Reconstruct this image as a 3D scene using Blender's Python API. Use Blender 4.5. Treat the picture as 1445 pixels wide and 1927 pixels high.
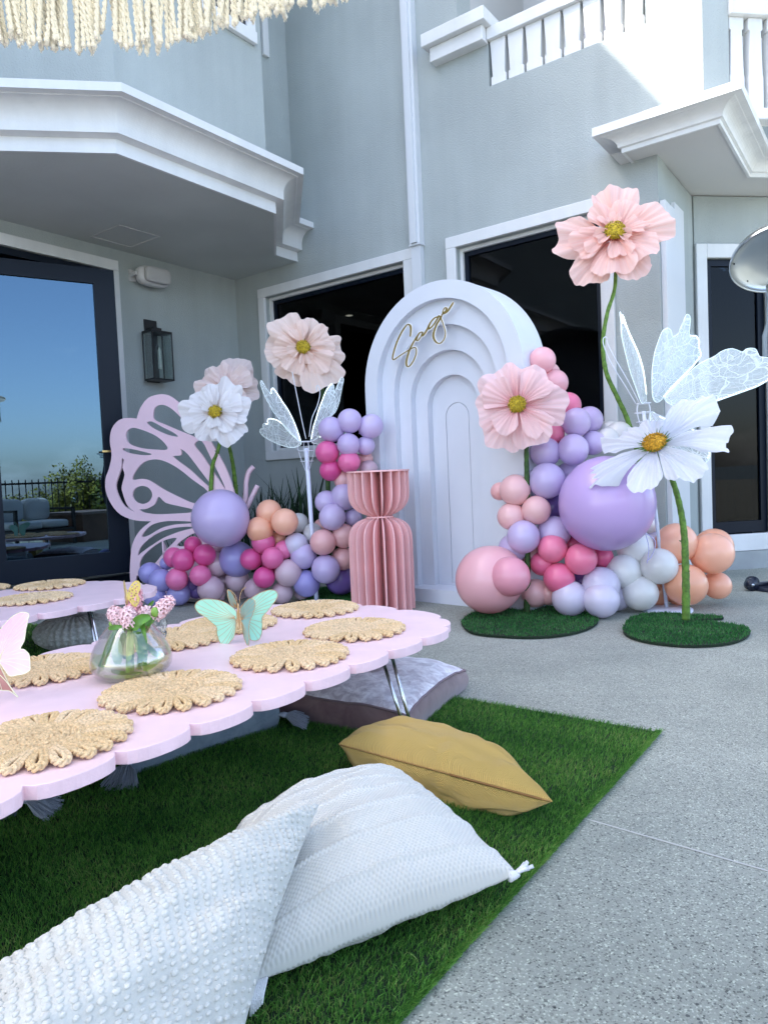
import bpy, math, random
import numpy as np
from mathutils import Vector, Matrix, noise
from mathutils.geometry import tessellate_polygon, delaunay_2d_cdt
for o in list(bpy.data.objects): bpy.data.objects.remove(o)
SC=bpy.context.scene; COL=SC.collection
R=math.radians
# ---------------------------------------------------------------- camera
H=.95; F=1340.; CX,CY=722.5,963.5
_p,_r=R(-2.8),R(-2.5)
fw=np.array([0,math.cos(_p),math.sin(_p)]);_u0=np.array([0,-math.sin(_p),math.cos(_p)]);_x0=np.array([1.,0,0])
rt=math.cos(_r)*_x0+math.sin(_r)*_u0; up=-math.sin(_r)*_x0+math.cos(_r)*_u0
O=np.array([0,0,H])
cam=bpy.data.cameras.new('camera'); co=bpy.data.objects.new('camera',cam); COL.objects.link(co)
M=Matrix.Identity(4)
for i,v in enumerate((rt,up,-fw,O)):
    for j in range(3): M[j][i]=v[j]
co.matrix_world=M
cam.sensor_fit='VERTICAL'; cam.sensor_height=36; cam.lens=F/1927*36; cam.clip_start=.05; cam.clip_end=500
SC.camera=co
SC.render.resolution_x=767; SC.render.resolution_y=1024
# ---------------------------------------------------------------- sky and sun
S_EL=47.2; S_AZ=math.atan2(-1.0,-.026)
W=bpy.data.worlds.new('World'); SC.world=W; W.use_nodes=True
nt=W.node_tree; bg=nt.nodes['Background']
sk=nt.nodes.new('ShaderNodeTexSky'); sk.sky_type='NISHITA'; sk.sun_disc=False
sk.sun_elevation=R(S_EL); sk.sun_rotation=S_AZ; sk.air_density=.75; sk.dust_density=2.2; sk.ozone_density=.2
tcw=nt.nodes.new('ShaderNodeTexCoord'); mpw=nt.nodes.new('ShaderNodeMapping'); mpw.inputs['Scale'].default_value=(2.2,2.2,5.5); mpw.inputs['Location'].default_value=(.4,1.1,.3); nt.links.new(tcw.outputs['Generated'],mpw.inputs[0])
nzw=nt.nodes.new('ShaderNodeTexNoise'); nzw.inputs['Scale'].default_value=1.6; nzw.inputs['Detail'].default_value=7; nzw.inputs['Roughness'].default_value=.55; nt.links.new(mpw.outputs[0],nzw.inputs['Vector'])
rw_=nt.nodes.new('ShaderNodeValToRGB'); rw_.color_ramp.elements[0].position=.52; rw_.color_ramp.elements[0].color=(0,0,0,1); rw_.color_ramp.elements[1].position=.74; rw_.color_ramp.elements[1].color=(.55,.55,.55,1); nt.links.new(nzw.outputs[0],rw_.inputs[0])
mxw=nt.nodes.new('ShaderNodeMix'); mxw.data_type='RGBA'; mxw.inputs[7].default_value=(6.5,6.7,7.0,1); nt.links.new(rw_.outputs[0],mxw.inputs[0]); nt.links.new(sk.outputs[0],mxw.inputs[6]); nt.links.new(mxw.outputs[2],bg.inputs[0]); bg.inputs[1].default_value=.15
sun=bpy.data.lights.new('sun','SUN'); sun.energy=2.0; sun.angle=R(.53); sun.color=(1,.95,.87)
so=bpy.data.objects.new('sun',sun); COL.objects.link(so)
sdir=Vector((math.sin(S_AZ)*math.cos(R(S_EL)),math.cos(S_AZ)*math.cos(R(S_EL)),math.sin(R(S_EL))))
so.rotation_euler=sdir.to_track_quat('Z','Y').to_euler(); so.location=(0,0,12)
SC.view_settings.view_transform='Standard'; SC.view_settings.look='None'
SC.view_settings.exposure=2.38; SC.view_settings.gamma=1; SC.view_settings.use_curve_mapping=False
SC.cycles.max_bounces=8; SC.cycles.transparent_max_bounces=24
# ---------------------------------------------------------------- projection helpers (photo pixels -> places in the world)
def ray(x,y): return ((x-CX)/F)*rt-((y-CY)/F)*up+fw
def onz(x,y,z=0.): d=ray(x,y); return O+d*(z-H)/d[2]
def onp(x,y,p0,n): d=ray(x,y); n=np.array(n,float); return O+d*((np.array(p0,float)-O)@n)/(d@n)
def aty(x,y,Y): d=ray(x,y); return O+d*Y/d[1]
yA=R(36.5)
dA=np.array([math.sin(yA),math.cos(yA),0]); dB=np.array([-math.cos(yA),math.sin(yA),0]); nA=-dB; nB=-dA
COR=np.array([-1.465,7.636,0])*1.07
def G(a,b,z=0.): P=dA*a+dB*b; return np.array([P[0],P[1],z])
def Lw(x,y,z=0.): P=COR+nA*x+dA*y; return np.array([P[0],P[1],z])
# ---------------------------------------------------------------- mesh helpers
def mk(name,V,Fc,mat=None,parent=None,smooth=False,uv=None):
    me=bpy.data.meshes.new(name)
    V=np.asarray(V,dtype=float)
    if isinstance(Fc,np.ndarray):
        n,k=Fc.shape
        me.vertices.add(len(V)); me.vertices.foreach_set('co',V.ravel())
        me.loops.add(n*k); me.loops.foreach_set('vertex_index',Fc.ravel().astype(np.int32))
        me.polygons.add(n); me.polygons.foreach_set('loop_start',np.arange(0,n*k,k,dtype=np.int32))
        me.update(calc_edges=True)
    else:
        me.from_pydata([tuple(v) for v in V],[],[tuple(int(i) for i in f) for f in Fc])
    if smooth: me.polygons.foreach_set('use_smooth',[True]*len(me.polygons))
    if uv is not None:
        ul=me.uv_layers.new(name='UVMap'); li=np.zeros(len(me.loops),dtype=np.int32); me.loops.foreach_get('vertex_index',li)
        ul.data.foreach_set('uv',np.asarray(uv)[li].ravel())
    if mat is not None: me.materials.append(mat)
    me.update()
    return link(name,me,parent)
def link(name,me,parent=None,loc=None,rot=None,scale=None):
    o=bpy.data.objects.new(name,me); COL.objects.link(o)
    if parent is not None: o.parent=parent
    if loc is not None: o.location=loc
    if rot is not None: o.rotation_euler=rot
    if scale is not None: o.scale=scale
    return o
def tag(o,label,cat,group=None):
    o['label']=label; o['category']=cat
    if group: o['group']=group
    return o
def struct(o): o['kind']='structure'; return o
def stuff(o): o['kind']='stuff'; return o
def thing(name,label,cat,loc=(0,0,0),rz=0,group=None):
    o=bpy.data.objects.new(name,None); COL.objects.link(o); o.empty_display_size=.1
    o.location=tuple(loc); o.rotation_euler=(0,0,rz); tag(o,label,cat,group)
    o['_m']=0; del o['_m']
    return o
def inv(root):
    m=Matrix.Translation(root.location)@root.rotation_euler.to_matrix().to_4x4()
    return np.array(m.inverted())
def wl(V,root):            # world points -> the thing's local frame
    V=np.atleast_2d(np.asarray(V,float)); Mi=inv(root)
    return V@Mi[:3,:3].T+Mi[:3,3]
class MB:
    def __init__(s): s.V=[];s.F=[];s.n=0
    def add(s,V,Fc):
        V=np.asarray(V,float); s.V.append(V); s.F+= [tuple(int(i)+s.n for i in f) for f in Fc]; s.n+=len(V); return s
    def box(s,a,b):
        x0,y0,z0=a;x1,y1,z1=b
        return s.add([(x0,y0,z0),(x1,y0,z0),(x1,y1,z0),(x0,y1,z0),(x0,y0,z1),(x1,y0,z1),(x1,y1,z1),(x0,y1,z1)],
          [(0,3,2,1),(4,5,6,7),(0,1,5,4),(1,2,6,5),(2,3,7,6),(3,0,4,7)])
    def tube(s,pts,r,k=8,cap=True):
        V,Fc=tube(pts,r,k,cap); return s.add(V,Fc)
    def put(s,name,mat,parent=None,smooth=False,root=None):
        V=np.concatenate(s.V)
        if root is not None: V=wl(V,root)
        return mk(name,V,s.F,mat,parent,smooth)
def frames(P):
    P=np.asarray(P,float); T=np.gradient(P,axis=0); T/=np.linalg.norm(T,axis=1)[:,None]+1e-12
    a=np.array([0,0,1.]) if abs(T[0][2])<.9 else np.array([1.,0,0])
    N=[];n=np.cross(T[0],a);n/=np.linalg.norm(n)
    for t in T:
        n=n-t*(n@t); n/=np.linalg.norm(n)+1e-12; N.append(n.copy())
    N=np.array(N); return T,N,np.cross(T,N)
def tube(P,r,k=8,cap=True):
    P=np.asarray(P,float); T,N,B=frames(P); r=np.broadcast_to(np.asarray(r,float),(len(P),))
    a=np.arange(k)*2*math.pi/k
    V=(P[:,None,:]+r[:,None,None]*(np.cos(a)[None,:,None]*N[:,None,:]+np.sin(a)[None,:,None]*B[:,None,:])).reshape(-1,3)
    Fc=[]
    for i in range(len(P)-1):
        for j in range(k):
            j2=(j+1)%k; Fc.append((i*k+j,i*k+j2,(i+1)*k+j2,(i+1)*k+j))
    if cap: Fc.append(tuple(range(k-1,-1,-1))); Fc.append(tuple((len(P)-1)*k+j for j in range(k)))
    return V,Fc
def smoothp(pts,n=8,closed=False):
    P=np.asarray(pts,float); m=len(P); out=[]
    rng=m if closed else m-1
    for i in range(rng):
        if closed: p0,p1,p2,p3=P[(i-1)%m],P[i],P[(i+1)%m],P[(i+2)%m]
        else: p0,p1,p2,p3=P[max(i-1,0)],P[i],P[i+1],P[min(i+2,m-1)]
        for j in range(n):
            t=j/n; out.append(.5*((2*p1)+(-p0+p2)*t+(2*p0-5*p1+4*p2-p3)*t*t+(-p0+3*p1-3*p2+p3)*t**3))
    if not closed: out.append(P[-1])
    return np.array(out)
def lathe(prof,k=32,cx=0,cy=0):
    V=[];Fc=[]
    for r,z in prof:
        for j in range(k):
            a=2*math.pi*j/k; V.append((cx+r*math.cos(a),cy+r*math.sin(a),z))
    for i in range(len(prof)-1):
        for j in range(k):
            j2=(j+1)%k; Fc.append((i*k+j,i*k+j2,(i+1)*k+j2,(i+1)*k+j))
    return V,Fc
def inpoly(Q,l):
    ins=np.zeros(len(Q),bool); j=len(l)-1
    for i in range(len(l)):
        yi,yj,xi,xj=l[i][1],l[j][1],l[i][0],l[j][0]
        if yi!=yj: ins^=((yi>Q[:,1])!=(yj>Q[:,1]))&(Q[:,0]<(xj-xi)*(Q[:,1]-yi)/(yj-yi)+xi)
        j=i
    return ins
def area2(l): x=l[:,0];y=l[:,1]; return .5*np.sum(x*np.roll(y,-1)-y*np.roll(x,-1))
def plate(loops,th,fr,bev=0.):
    """solid sheet from 2-D loops (outer, holes) on the frame fr=(origin,u,v); front face lies towards +n=u x v, thickness goes back"""
    o,u,v=[np.array(q,float) for q in fr]; n=np.cross(u,v)
    L=[np.asarray(l,float) for l in loops]
    L=[l if (area2(l)>0)==(i==0) else l[::-1] for i,l in enumerate(L)]
    flat=np.concatenate(L)
    if len(L)>1:
        ed=[];s0=0
        for l in L: m0=len(l); ed+=[(s0+i,s0+(i+1)%m0) for i in range(m0)]; s0+=m0
        cv,_,cf,_,_,_=delaunay_2d_cdt([Vector((p[0],p[1])) for p in flat],ed,[],0,1e-7,False)
        cv=np.array([(p[0],p[1]) for p in cv]); tr0=np.array([tuple(t) for t in cf]); cc=cv[tr0].mean(axis=1)
        keep=inpoly(cc,L[0])
        for l in L[1:]: keep&=~inpoly(cc,l)
        P=o+cv[:,:1]*u+cv[:,1:2]*v; N=len(cv); V=[P,P-n*th]; Fc=[]
        for t in tr0[keep]:
            a,b,c=cv[t]
            if (b[0]-a[0])*(c[1]-a[1])-(b[1]-a[1])*(c[0]-a[0])<0: t=t[[0,2,1]]
            Fc.append(tuple(t)); Fc.append((t[2]+N,t[1]+N,t[0]+N))
        s=2*N; Q=o+flat[:,:1]*u+flat[:,1:2]*v; V+=[Q,Q-n*th]; M0=len(flat); s1=s
        for l in L:
            m=len(l)
            for i in range(m):
                j=(i+1)%m; Fc.append((s1+i,s1+i+M0,s1+j+M0,s1+j))
            s1+=m
        return np.concatenate(V),Fc
    tr=tessellate_polygon([[Vector((p[0],p[1],0)) for p in l] for l in L])
    P=o+flat[:,:1]*u+flat[:,1:2]*v; N=len(flat)
    V=np.concatenate([P,P-n*th]); Fc=[]
    for t in tr:
        a,b,c=[flat[i] for i in t]
        if (b[0]-a[0])*(c[1]-a[1])-(b[1]-a[1])*(c[0]-a[0])<0: t=(t[0],t[2],t[1])
        Fc.append(tuple(t)); Fc.append((t[2]+N,t[1]+N,t[0]+N))
    s=0
    for l in L:
        m=len(l)
        for i in range(m):
            j=(i+1)%m; Fc.append((s+i,s+i+N,s+j+N,s+j))
        s+=m
    return V,Fc
def sweep_h(path,prof,closed=False):
    """mouldings: 2-D plan path, profile (o outwards to the right of travel, z); mitred corners"""
    P=np.asarray(path,float); m=len(P); V=[];Fc=[]; k=len(prof)
    for i in range(m):
        d1=P[i]-P[i-1] if i>0 else P[1]-P[0]; d2=P[i+1]-P[i] if i<m-1 else P[-1]-P[-2]
        n1=np.array([d1[1],-d1[0]])/np.linalg.norm(d1); n2=np.array([d2[1],-d2[0]])/np.linalg.norm(d2)
        mt=n1+n2; mt/=mt@n1
        for o,z in prof: V.append((P[i][0]+mt[0]*o,P[i][1]+mt[1]*o,z))
    for i in range(m-1):
        for j in range(k-1): Fc.append((i*k+j,(i+1)*k+j,(i+1)*k+j+1,i*k+j+1))
    Fc.append(tuple(range(k-1,-1,-1))); Fc.append(tuple((m-1)*k+j for j in range(k)))
    return V,Fc
# ---------------------------------------------------------------- materials
MAT={}
def mat(name,col,rough=.6,metal=0,var=.0,vscale=6,bump=0,bscale=40,spec=.5,coat=0,trans=0,sheen=0,detail=6,col2=None,sub=0,coords='Object',bdist=.01):
    if name in MAT: return MAT[name]
    m=bpy.data.materials.new(name); m.use_nodes=True; n=m.node_tree; N=n.nodes; L=n.links
    b=N['Principled BSDF']; MAT[name]=m
    b.inputs['Base Color'].default_value=(*col,1); b.inputs['Roughness'].default_value=rough; b.inputs['Metallic'].default_value=metal
    b.inputs['Specular IOR Level'].default_value=spec; b.inputs['Coat Weight'].default_value=coat; b.inputs['Coat Roughness'].default_value=.08
    b.inputs['Transmission Weight'].default_value=trans; b.inputs['Sheen Weight'].default_value=sheen
    if sub: b.inputs['Subsurface Weight'].default_value=sub; b.inputs['Subsurface Radius'].default_value=(.02,.012,.012); b.inputs['Subsurface Scale'].default_value=1
    tc=N.new('ShaderNodeTexCoord')
    if var or col2:
        t=N.new('ShaderNodeTexNoise'); t.inputs['Scale'].default_value=vscale; t.inputs['Detail'].default_value=detail; L.new(tc.outputs[coords],t.inputs['Vector'])
        r=N.new('ShaderNodeValToRGB'); c2=col2 or tuple(min(1,c*(1+var)) for c in col); c1=col if col2 else tuple(c*(1-var) for c in col)
        r.color_ramp.elements[0].position=.35; r.color_ramp.elements[1].position=.65
        r.color_ramp.elements[0].color=(*c1,1); r.color_ramp.elements[1].color=(*c2,1)
        L.new(t.outputs['Fac'],r.inputs[0]); L.new(r.outputs[0],b.inputs['Base Color'])
    if bump:
        t=N.new('ShaderNodeTexNoise'); t.inputs['Scale'].default_value=bscale; t.inputs['Detail'].default_value=8; L.new(tc.outputs[coords],t.inputs['Vector'])
        bp=N.new('ShaderNodeBump'); bp.inputs['Strength'].default_value=bump; bp.inputs['Distance'].default_value=bdist
        L.new(t.outputs['Fac'],bp.inputs['Height']); L.new(bp.outputs[0],b.inputs['Normal'])
    return m
def varyobj(m,amt):
    N,L,b=m.node_tree.nodes,m.node_tree.links,m.node_tree.nodes['Principled BSDF']; s=b.inputs['Base Color']; oi=N.new('ShaderNodeObjectInfo'); mr=N.new('ShaderNodeMapRange'); mr.inputs['To Min'].default_value=1-amt; mr.inputs['To Max'].default_value=1+amt*.6; L.new(oi.outputs['Random'],mr.inputs[0])
    hs=N.new('ShaderNodeHueSaturation'); L.new(mr.outputs[0],hs.inputs['Value']); mr2=N.new('ShaderNodeMapRange'); mr2.inputs['To Min'].default_value=1.08; mr2.inputs['To Max'].default_value=.92; L.new(oi.outputs['Random'],mr2.inputs[0]); L.new(mr2.outputs[0],hs.inputs['Saturation'])
    if s.is_linked: L.new(s.links[0].from_socket,hs.inputs['Color'])
    else: hs.inputs['Color'].default_value=s.default_value
    L.new(hs.outputs[0],s); return hs
def nodes(m): return m.node_tree.nodes,m.node_tree.links,m.node_tree.nodes['Principled BSDF']
def emis(name,col,s):
    m=mat(name,col); N,L,b=nodes(m); b.inputs['Emission Color'].default_value=(*col,1); b.inputs['Emission Strength'].default_value=s; return m
def glassmix(name,tint,refl,body=(.0,.0,.0),opaque=.0,rough=.0,gcol=(1,1,1)):
    """thin pane: tinted see-through + mirror share that grows at grazing angles (+ optional opaque body)"""
    if name in MAT: return MAT[name]
    m=bpy.data.materials.new(name); m.use_nodes=True; MAT[name]=m; N=m.node_tree.nodes; L=m.node_tree.links
    N.remove(N['Principled BSDF']); out=N['Material Output']
    tr=N.new('ShaderNodeBsdfTransparent'); tr.inputs[0].default_value=(*tint,1)
    di=N.new('ShaderNodeBsdfDiffuse'); di.inputs[0].default_value=(*body,1)
    gl=N.new('ShaderNodeBsdfGlossy'); gl.inputs['Roughness'].default_value=rough; gl.inputs[0].default_value=(*gcol,1)
    m1=N.new('ShaderNodeMixShader'); m1.inputs[0].default_value=opaque; L.new(tr.outputs[0],m1.inputs[1]); L.new(di.outputs[0],m1.inputs[2])
    fr=N.new('ShaderNodeFresnel'); fr.inputs[0].default_value=1.5
    mp=N.new('ShaderNodeMapRange'); mp.inputs['From Min'].default_value=.04; mp.inputs['From Max'].default_value=1; mp.inputs['To Min'].default_value=refl; mp.inputs['To Max'].default_value=min(1,refl+.35)
    L.new(fr.outputs[0],mp.inputs[0])
    m2=N.new('ShaderNodeMixShader'); L.new(mp.outputs[0],m2.inputs[0]); L.new(m1.outputs[0],m2.inputs[1]); L.new(gl.outputs[0],m2.inputs[2]); L.new(m2.outputs[0],out.inputs[0])
    return m
STUCCO=mat('stucco',(.385,.42,.41),.85,var=.07,vscale=1.1,bump=.6,bscale=85,spec=.2)
def streaks(m,k=.07):
    N,L,b=m.node_tree.nodes,m.node_tree.links,m.node_tree.nodes['Principled BSDF']; s=b.inputs['Base Color']; tc=N.new('ShaderNodeTexCoord'); mp=N.new('ShaderNodeMapping'); mp.inputs['Scale'].default_value=(7,7,.55); L.new(tc.outputs['Object'],mp.inputs[0])
    t=N.new('ShaderNodeTexNoise'); t.inputs['Scale'].default_value=1.3; t.inputs['Detail'].default_value=9; L.new(mp.outputs[0],t.inputs['Vector']); mr=N.new('ShaderNodeMapRange'); mr.inputs['From Min'].default_value=.3; mr.inputs['From Max'].default_value=.7; mr.inputs['To Min'].default_value=1-k; mr.inputs['To Max'].default_value=1+k*.5; L.new(t.outputs[0],mr.inputs[0])
    hs=N.new('ShaderNodeHueSaturation'); L.new(mr.outputs[0],hs.inputs['Value']); L.new(s.links[0].from_socket,hs.inputs['Color']); L.new(hs.outputs[0],s)
streaks(STUCCO,.045)
TRIM=mat('white trim paint',(.68,.685,.68),.5,var=.04,vscale=2.5,bump=.15,bscale=60); streaks(TRIM,.05)
SOFFIT=mat('soffit paint',(.53,.56,.54),.85,var=.05,vscale=1.5,bump=.15,bscale=50,spec=.2)
NAVY=mat('navy door paint',(.003,.007,.016),.4,spec=.2)
BLACK=mat('black metal',(.008,.008,.01),.4)
DARKROOM=mat('dimmed interior plaster',(.012,.012,.014),.9)  # near-black colour stands in for the dimness of unlit rooms
PANE=glassmix('tinted window glass',(.10,.12,.14),.015)
DOORGLASS=glassmix('reflective door glass',(.12,.14,.16),.17,gcol=(.46,.72,.95))
# ================================================================ ground
def conc():
    m=mat('exposed aggregate concrete',(.2,.2,.2),.75,spec=.3); N,L,b=nodes(m)
    tc=N.new('ShaderNodeTexCoord')
    n1=N.new('ShaderNodeTexNoise'); n1.inputs['Scale'].default_value=1.4; n1.inputs['Detail'].default_value=12; n1.inputs['Roughness'].default_value=.62; L.new(tc.outputs['Object'],n1.inputs['Vector'])
    r1=N.new('ShaderNodeValToRGB'); r1.color_ramp.elements[0].color=(.245,.26,.222,1); r1.color_ramp.elements[1].color=(.36,.372,.318,1); r1.color_ramp.elements[0].position=.3; r1.color_ramp.elements[1].position=.7
    L.new(n1.outputs['Fac'],r1.inputs[0])
    v=N.new('ShaderNodeTexVoronoi'); v.inputs['Scale'].default_value=285; L.new(tc.outputs['Object'],v.inputs['Vector'])
    sp=N.new('ShaderNodeSeparateColor'); L.new(v.outputs['Color'],sp.inputs[0])
    r2=N.new('ShaderNodeValToRGB'); e=r2.color_ramp.elements; e[0].position=0; e[0].color=(.35,.35,.37,1); e[1].position=1; e[1].color=(1.8,1.8,1.75,1)
    for p,c in ((.09,.62),(.15,.92),(.5,1.0),(.86,1.08),(.94,1.45)): x=e.new(p); x.color=(c,c,c,1)
    L.new(sp.outputs[0],r2.inputs[0])
    v2=N.new('ShaderNodeTexVoronoi'); v2.inputs['Scale'].default_value=120; L.new(tc.outputs['Object'],v2.inputs['Vector'])
    sp2=N.new('ShaderNodeSeparateColor'); L.new(v2.outputs['Color'],sp2.inputs[0])
    r3=N.new('ShaderNodeValToRGB'); e=r3.color_ramp.elements; e[0].position=0; e[0].color=(.32,.33,.36,1); e[1].position=1; e[1].color=(1.5,1.5,1.45,1)
    for p,c in ((.05,.9),(.1,1.),(.93,1.0)): x=e.new(p); x.color=(c,c,c,1)
    L.new(sp2.outputs[1],r3.inputs[0])
    d=N.new('ShaderNodeMath'); d.operation='LESS_THAN'; d.inputs[1].default_value=.45; L.new(v2.outputs['Distance'],d.inputs[0])
    a=N.new('ShaderNodeMix'); a.data_type='RGBA'; a.blend_type='MULTIPLY'; a.inputs[0].default_value=1; L.new(r1.outputs[0],a.inputs[6]); L.new(r2.outputs[0],a.inputs[7])
    a2=N.new('ShaderNodeMix'); a2.data_type='RGBA'; a2.blend_type='MULTIPLY'; L.new(d.outputs[0],a2.inputs[0]); L.new(a.outputs[2],a2.inputs[6]); L.new(r3.outputs[0],a2.inputs[7])
    L.new(a2.outputs[2],b.inputs['Base Color'])
    bp=N.new('ShaderNodeBump'); bp.inputs['Strength'].default_value=.5; bp.inputs['Distance'].default_value=.002; L.new(v.outputs['Distance'],bp.inputs['Height']); L.new(bp.outputs[0],b.inputs['Normal'])
    return m
CONC=conc()
g=mk('patio',[Lw(-30,-40),Lw(40,-40),Lw(40,30),Lw(-30,30)],[(0,1,2,3)],CONC); struct(g)
jm=mat('joint sealant',(.52,.51,.47),.8)
j0,j1=onz(1000,1512),onz(1445,1640); jd=(j1-j0)/np.linalg.norm(j1-j0); jn=np.array([-jd[1],jd[0],0])*.003
J=MB(); a=j0-jd*.0; b_=j1+jd*2.5
J.add([a-jn+[0,0,.0012],b_-jn+[0,0,.0012],b_+jn+[0,0,.0012],a+jn+[0,0,.0012]],[(0,1,2,3)])
struct(J.put('patio_joint',jm))
# ================================================================ house (local frame: x along wall B, y into wall B, z up)
house=thing('house','pale grey stucco house with white mouldings, balconies and dark windows round the patio','house',tuple(COR),-yA)
ZC=3.245
def wall(name,axis,c,th,u0,u1,z0,z1,holes,m,parent=house):
    """axis 'x': wall in the x-z plane at y=c..c+th ; axis 'y': in the y-z plane at x=c..c+th"""
    us=sorted({u0,u1,*[h[0] for h in holes],*[h[1] for h in holes]}); zs=sorted({z0,z1,*[h[2] for h in holes],*[h[3] for h in holes]})
    us=[u for u in us if u0<=u<=u1]; zs=[z for z in zs if z0<=z<=z1]
    def solid(i,j):
        if i<0 or j<0 or i>=len(us)-1 or j>=len(zs)-1: return False
        u=(us[i]+us[i+1])/2; z=(zs[j]+zs[j+1])/2
        return not any(h[0]<u<h[1] and h[2]<z<h[3] for h in holes)
    B=MB()
    def q(a): 
        V=[(u,w,z) if axis=='x' else (w,u,z) for u,w,z in a]; B.add(V,[(0,1,2,3)] if axis=='x' else [(3,2,1,0)])
    for i in range(len(us)-1):
        for j in range(len(zs)-1):
            if not solid(i,j): continue
            a,b,zz,zt=us[i],us[i+1],zs[j],zs[j+1]; y0,y1=c,c+th
            q([(a,y0,zz),(b,y0,zz),(b,y0,zt),(a,y0,zt)]); q([(b,y1,zz),(a,y1,zz),(a,y1,zt),(b,y1,zt)])
            if not solid(i-1,j): q([(a,y1,zz),(a,y0,zz),(a,y0,zt),(a,y1,zt)])
            if not solid(i+1,j): q([(b,y0,zz),(b,y1,zz),(b,y1,zt),(b,y0,zt)])
            if not solid(i,j-1): q([(a,y1,zz),(b,y1,zz),(b,y0,zz),(a,y0,zz)])
            if not solid(i,j+1): q([(a,y0,zt),(b,y0,zt),(b,y1,zt),(a,y1,zt)])
    return B.put(name,m,parent)
# wall B with two windows and the balcony opening
w1=(.48,2.32,1.29,2.96); w2=(2.885,4.18,1.29,2.96)
wall('wall','x',0,.25,-.25,4.62,0,3.264,[w1,w2],STUCCO)
wall('wall','x',0,.25,-.25,4.95,3.264,8.0,[(3.26,4.56,4.23,9),(2.97,3.27,4.7,9)],STUCCO)
# return of wall B towards the porch, then wall C at 45 degrees
CCx,CCy=4.632,1.042
wall('wall','y',4.37,.25,.25,CCy+.12,0,3.25,[],STUCCO)
q45=math.sqrt(.5)
def Cl(s,n,z): return (CCx+s*q45+n*q45, CCy+s*q45-n*q45, z)      # wall C: s along, n outwards
def cbox(B,s0,s1,n0,n1,z0,z1):
    V=[Cl(s0,n1,z0),Cl(s1,n1,z0),Cl(s1,n0,z0),Cl(s0,n0,z0),Cl(s0,n1,z1),Cl(s1,n1,z1),Cl(s1,n0,z1),Cl(s0,n0,z1)]
    B.add(V,[(0,3,2,1),(4,5,6,7),(0,1,5,4),(1,2,6,5),(2,3,7,6),(3,0,4,7)])
B=MB(); cbox(B,0,.075,-.25,0,0,3.25); cbox(B,.075,.78,-.25,0,2.72,3.25); cbox(B,.075,.78,-.25,0,0,.155); cbox(B,.68,2.6,-.25,0,.155,2.72); cbox(B,.78,2.6,-.25,0,2.72,3.25); cbox(B,.78,2.6,-.25,0,0,.155)
B.put('wall',STUCCO,house)
# door C: casing, frame, glass
B=MB(); cbox(B,-.0,.10,0,.03,.155,2.84); cbox(B,.10,.66,0,.03,2.72,2.84); cbox(B,.66,.76,0,.03,.155,2.84); cbox(B,.0,.78,0,.05,.16,.31)
c_=B.put('door_casing',TRIM,house)
B=MB(); cbox(B,.10,.66,-.06,-.015,2.66,2.715); cbox(B,.10,.16,-.06,-.0152,.32,2.66); cbox(B,.60,.66,-.06,-.0152,.32,2.66); cbox(B,.16,.60,-.06,-.0152,.32,.42)
fr_=B.put('side_door',NAVY,house)
B=MB(); cbox(B,.161,.599,-.045,-.035,.421,2.659); B.put('pane',PANE,fr_)
B=MB(); s_=np.linspace(.0,.78,90)
Vc=[]; 
for s in s_:
    n_=-.35+.03*math.sin(s*70)+.015*math.sin(s*31)
    Vc+= [Cl(s,n_,.2),Cl(s,n_,2.72)]
B.add(Vc,[(2*i,2*i+2,2*i+3,2*i+1) for i in range(89)]); B.put('curtain',mat('dark curtain cloth',(.05,.055,.07),.9),house)
B=MB(); cbox(B,-.02,1.6,.0505,.055,.0,.1585); B.put('step',mat('step plaster',(.33,.35,.35),.8,var=.06),house)
# trim boards left of door C (white corner boards)
B=MB(); B.box((4.6225,.03,0),(4.66,.32,2.93)); B.box((4.6225,.34,0),(4.65,.62,3.0)); B.put('corner_board',mat('pale board paint',(.64,.65,.66),.5,bump=.05),house)
# windows on wall B
def window(w,parent=house):
    x0,x1,z0,z1=w; B=MB(); t=.10; p=-.035
    B.box((x0-t,p,z1),(x1+t,0,z1+t)); B.box((x0-t,p,z0-t),(x1+t,0,z0)); B.box((x0-t,p,z0),(x0,0,z1)); B.box((x1,p,z0),(x1+t,0,z1))
    win=B.put('window_casing',TRIM,parent)
    B=MB(); y0,y1=.045,.09; f=.03
    B.box((x0,y0,z1-f),(x1,y1,z1)); B.box((x0,y0,z0),(x1,y1,z0+f)); B.box((x0,y0,z0+f),(x0+f,y1,z1-f)); B.box((x1-f,y0,z0+f),(x1,y1,z1-f)); B.put('window_stop',TRIM,win)
    B=MB(); a,b,c,d=x0+f,x1-f,z0+f,z1-f; g=.04; y0,y1=.075,.12
    B.box((a,y0,d-g),(b,y1,d)); B.box((a,y0,c),(b,y1,c+g)); B.box((a,y0,c+g),(a+g,y1,d-g)); B.box((b-g,y0,c+g),(b,y1,d-g)); B.put('window_frame',NAVY,win)
    B=MB(); B.box((a+g,.095,c+g),(b-g,.103,d-g)); B.put('pane',PANE,win)
window(w1); window(w2)
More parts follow.
